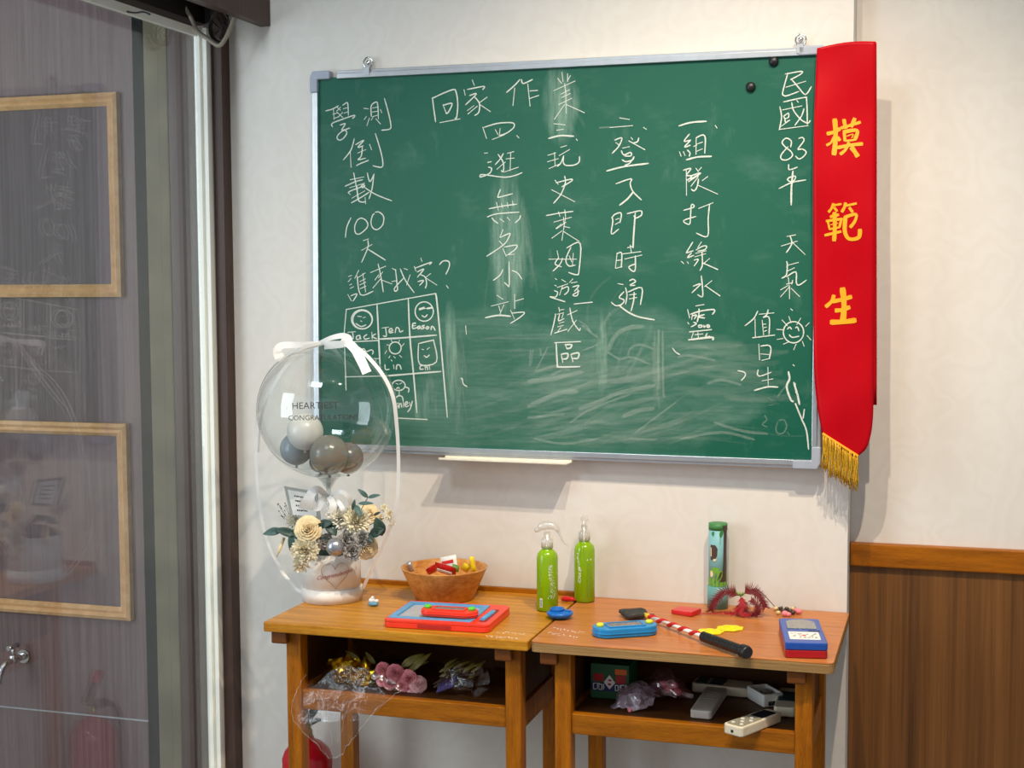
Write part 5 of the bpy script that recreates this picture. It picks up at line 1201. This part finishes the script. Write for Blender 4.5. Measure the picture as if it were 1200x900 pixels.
def glyph(mb, ox, oz, s, segs):
    for x0, z0, x1, z1 in segs:
        if abs(x1 - x0) > abs(z1 - z0): mb.box(ox + x0 * s, ox + x1 * s, -.0012, -.0006, oz + z0 * s - .0009, oz + z0 * s + .0009)
        else: mb.box(ox + x0 * s - .0009, ox + x0 * s + .0009, -.0012, -.0006, oz + z0 * s, oz + z1 * s)
q_ = MB(); gs = gh * .17
g1 = [(0, 0, .5, 0), (0, 1, .5, 1), (0, 0, 0, 1), (.7, 0, .7, 1.1), (.95, 0, .95, 1.1), (.7, .55, .95, .55)]; g2 = [(0, 0, .5, 0), (0, .9, .5, .9), (0, 0, 0, .9), (.5, 0, .5, .9), (.8, 0, .8, 1), (.8, .5, 1, .5)]
glyph(q_, -gw * .42, gh * .26, gs, g1); glyph(q_, -gw * .28, gh * .26, gs, g2); glyph(q_, gw * .15, gh * .26, gs, g2); glyph(q_, gw * .30, gh * .26, gs, g1); q_.build('white_lettering', M_pw, gb_)
q_ = MB(); q_.box(-gw * .04, gw * .04, -.0016, -.0012, gh * .40, gh * .46); q_.box(-gw * .03, gw * .05, -.0016, -.0012, gh * .52, gh * .57); q_.build('diamond_print', M_rd, gb_)
M_lil = clear('lilac_plastic_bag', (0.86, 0.80, 0.86), 0.15, 0.08, 1.0, dif=0.38, dcol=(196, 172, 190), bump=.4, bscale=90); M_pbag = clear('pink_plastic_bag', (0.9, 0.8, 0.82), 0.1, 0.05, 0.8, dif=0.14, dcol=(200, 120, 140), bump=.4, bscale=70)
p = at(745, 828, z=SZ); lbg = thing('plastic_bag', 'crumpled pale lilac plastic bag in front of the green card box', 'bag', p)
ld = lambda q: V(q) - p
crumple(MB(), [[ld(at(u, v, y=y)) for u, v, y in row] for row in (((716, 829, -.33), (728, 806, -.30), (748, 798, -.28), (768, 806, -.28)), ((714, 831, -.345), (730, 818, -.35), (750, 812, -.35), (766, 818, -.33)), ((720, 832, -.35), (732, 831, -.365), (750, 832, -.365), (764, 828, -.35)))], 0.009, 60, 2, 7, 0.001).build('bag_film', M_lil, lbg)
ws_ = at(739, 831, z=SZ + .006) - p; we_ = at(757, 827, z=SZ + .006) - p
MB().tube([ws_, we_], .0055, 12).build('white_roll', M_pw, lbg); MB().tube([ws_ - (we_ - ws_).normalized() * .004, ws_], .0056, 12).build('pink_tip', M_pk, lbg)
p = at(785, 815, z=SZ); pbg = thing('plastic_bag', 'clear plastic bag with pink contents behind the lilac bag', 'bag', p)
crumple(MB(), [[V(at(u, v, y=y)) - p for u, v, y in row] for row in (((750, 800, -.24), (768, 784, -.22), (784, 781, -.22), (800, 800, -.23)), ((752, 812, -.27), (772, 798, -.29), (790, 798, -.29), (806, 810, -.27)), ((756, 816, -.28), (774, 816, -.30), (792, 816, -.30), (812, 817, -.28)))], 0.008, 55, 7, 7, 0.001).build('bag_film', M_pbag, pbg)
for u, v in ((783, 808), (790, 803), (778, 802), (794, 811)): MB().ball(V(at(u, v, y=-.255)) - p, (.010, .008, .008), 12, 8).build('pink_piece', M_pk, pbg)
MB().tube([at(799, 812, z=SZ + .006) - p, at(811, 816, z=SZ + .006) - p], .0045, 10).build('white_cap', M_pw, pbg)
M_rem = mat('grey_white_remote', (186, 178, 168), 0.45); M_cream = mat('cream_plastic', (222, 212, 186), 0.4); M_scrn = mat('dark_screen', (18, 26, 34), 0.2); M_tealp = mat('dark_teal_face', (20, 60, 76), 0.3); M_btn = mat('grey_button', (150, 146, 134), 0.5)
def handset(name, label, near, far, w0, w1, h, m, z=SZ, cat='remote control', flip=False):
    n_, f_ = at(*near, z=z + h), at(*far, z=z + h); e_ = f_ - n_; L_ = e_.length; a = math.atan2(e_.y, e_.x) - PI / 2
    t = thing(name, label, cat, (n_.x, n_.y, z), a, 'remote handsets on the right desk shelf')
    o = []
    for k in range(9):
        f = k / 8; o.append((w0 / 2 + (w1 - w0) / 2 * f, .005 + (L_ - .010) * f))
    o = [(w0 / 2 - .005, 0)] + o + [(w1 / 2 - .005, L_), (-w1 / 2 + .005, L_)] + [(-x, y) for x, y in o[::-1]] + [(-w0 / 2 + .005, 0)]
    MB().prism(o, 0, h).build('case', m, t, bevel=.003, seg=3); return t, L_
r_, L_ = handset('remote_control', 'short plain grey remote lying on the right desk shelf, nearest the middle', (821, 833), (840, 805), 0.044, 0.046, 0.017, M_rem)
q_ = MB()
for k in range(4): q_.box(-.012 + .003 * (k % 2), .012, L_ * (.5 + .09 * k), L_ * (.5 + .09 * k) + .004, .017, .0176)
q_.build('buttons', M_btn, r_)
r_, L_ = handset('cordless_phone', 'cream cordless phone lying at the front of the right desk shelf', (858, 850), (908, 832), 0.046, 0.038, 0.020, M_cream, cat='phone')
MB().prism(rrect(.030, L_ * .34, .003, 3, (0, L_ * .72)), .0201, .0208).build('screen', M_scrn, r_)
MB().prism(rrect(.036, L_ * .52, .006, 3, (0, L_ * .29)), .0200, .0204).build('keypad_plate', mat('keypad_grey', (150, 144, 120), 0.4), r_)
for i in range(4):
    for j in range(3): MB().prism(rrect(.0075, .006, .002, 2, (-.010 + .010 * j, L_ * (.12 + .11 * i))), .0203, .0216).build('key', M_btn if (i + j) % 2 else M_pw, r_)
MB().box(-.003, .003, -.0006, .002, .006, .011).build('socket', M_scrn, r_)
r_, L_ = handset('remote_control', 'large white remote with navy face lying at the back of the right shelf', (880, 803), (814, 796), 0.060, 0.058, 0.020, M_cream)
MB().prism(rrect(.050, L_ * .50, .004, 3, (0, L_ * .70)), .0201, .0210).build('navy_face', M_tealp, r_)
for i in range(3): MB().prism(rrect(.007, .006, .002, 2, (-.014 + .014 * i, L_ * .72)), .0209, .0220).build('button', M_btn, r_)
r_, L_ = handset('remote_control', 'pale remote with teal face half hidden behind the right front leg of the desk', (920, 829), (926, 806), 0.046, 0.044, 0.020, M_cream)
MB().prism(rrect(.036, L_ * .46, .004, 3, (0, L_ * .55)), .0201, .0210).build('teal_face', M_tealp, r_)
c, a_, w_, d_ = rectfit(((880, 803), (900, 800.5), (914, 811), (892, 816)), SZ + .026)
tb_ = thing('plastic_case', 'small open white plastic case at the back of the right desk shelf', 'case', (c.x, c.y, SZ), a_)
m2 = MB(); m2.prism(rrect(w_, d_, .004, 3), 0, .004); ringprism(m2, rrect(w_, d_, .004, 3), rrect(w_ - .008, d_ - .008, .002, 3), .004, .026); m2.build('tray', M_pw, tb_, bevel=.0008)
MB().box(-w_ * .25, w_ * .25, -d_ / 2 - .0006, -d_ / 2 + .001, .002, .011).build('front_notch', M_scrn, tb_)
m2 = MB(); m2.box(-w_ * .38, w_ * .36, -d_ * .36, d_ * .36, .006, .016); m2.ball((0.004, .002, .019), (.012, .009, .006), 12, 8); m2.build('insert', M_btn, tb_, bevel=.001)
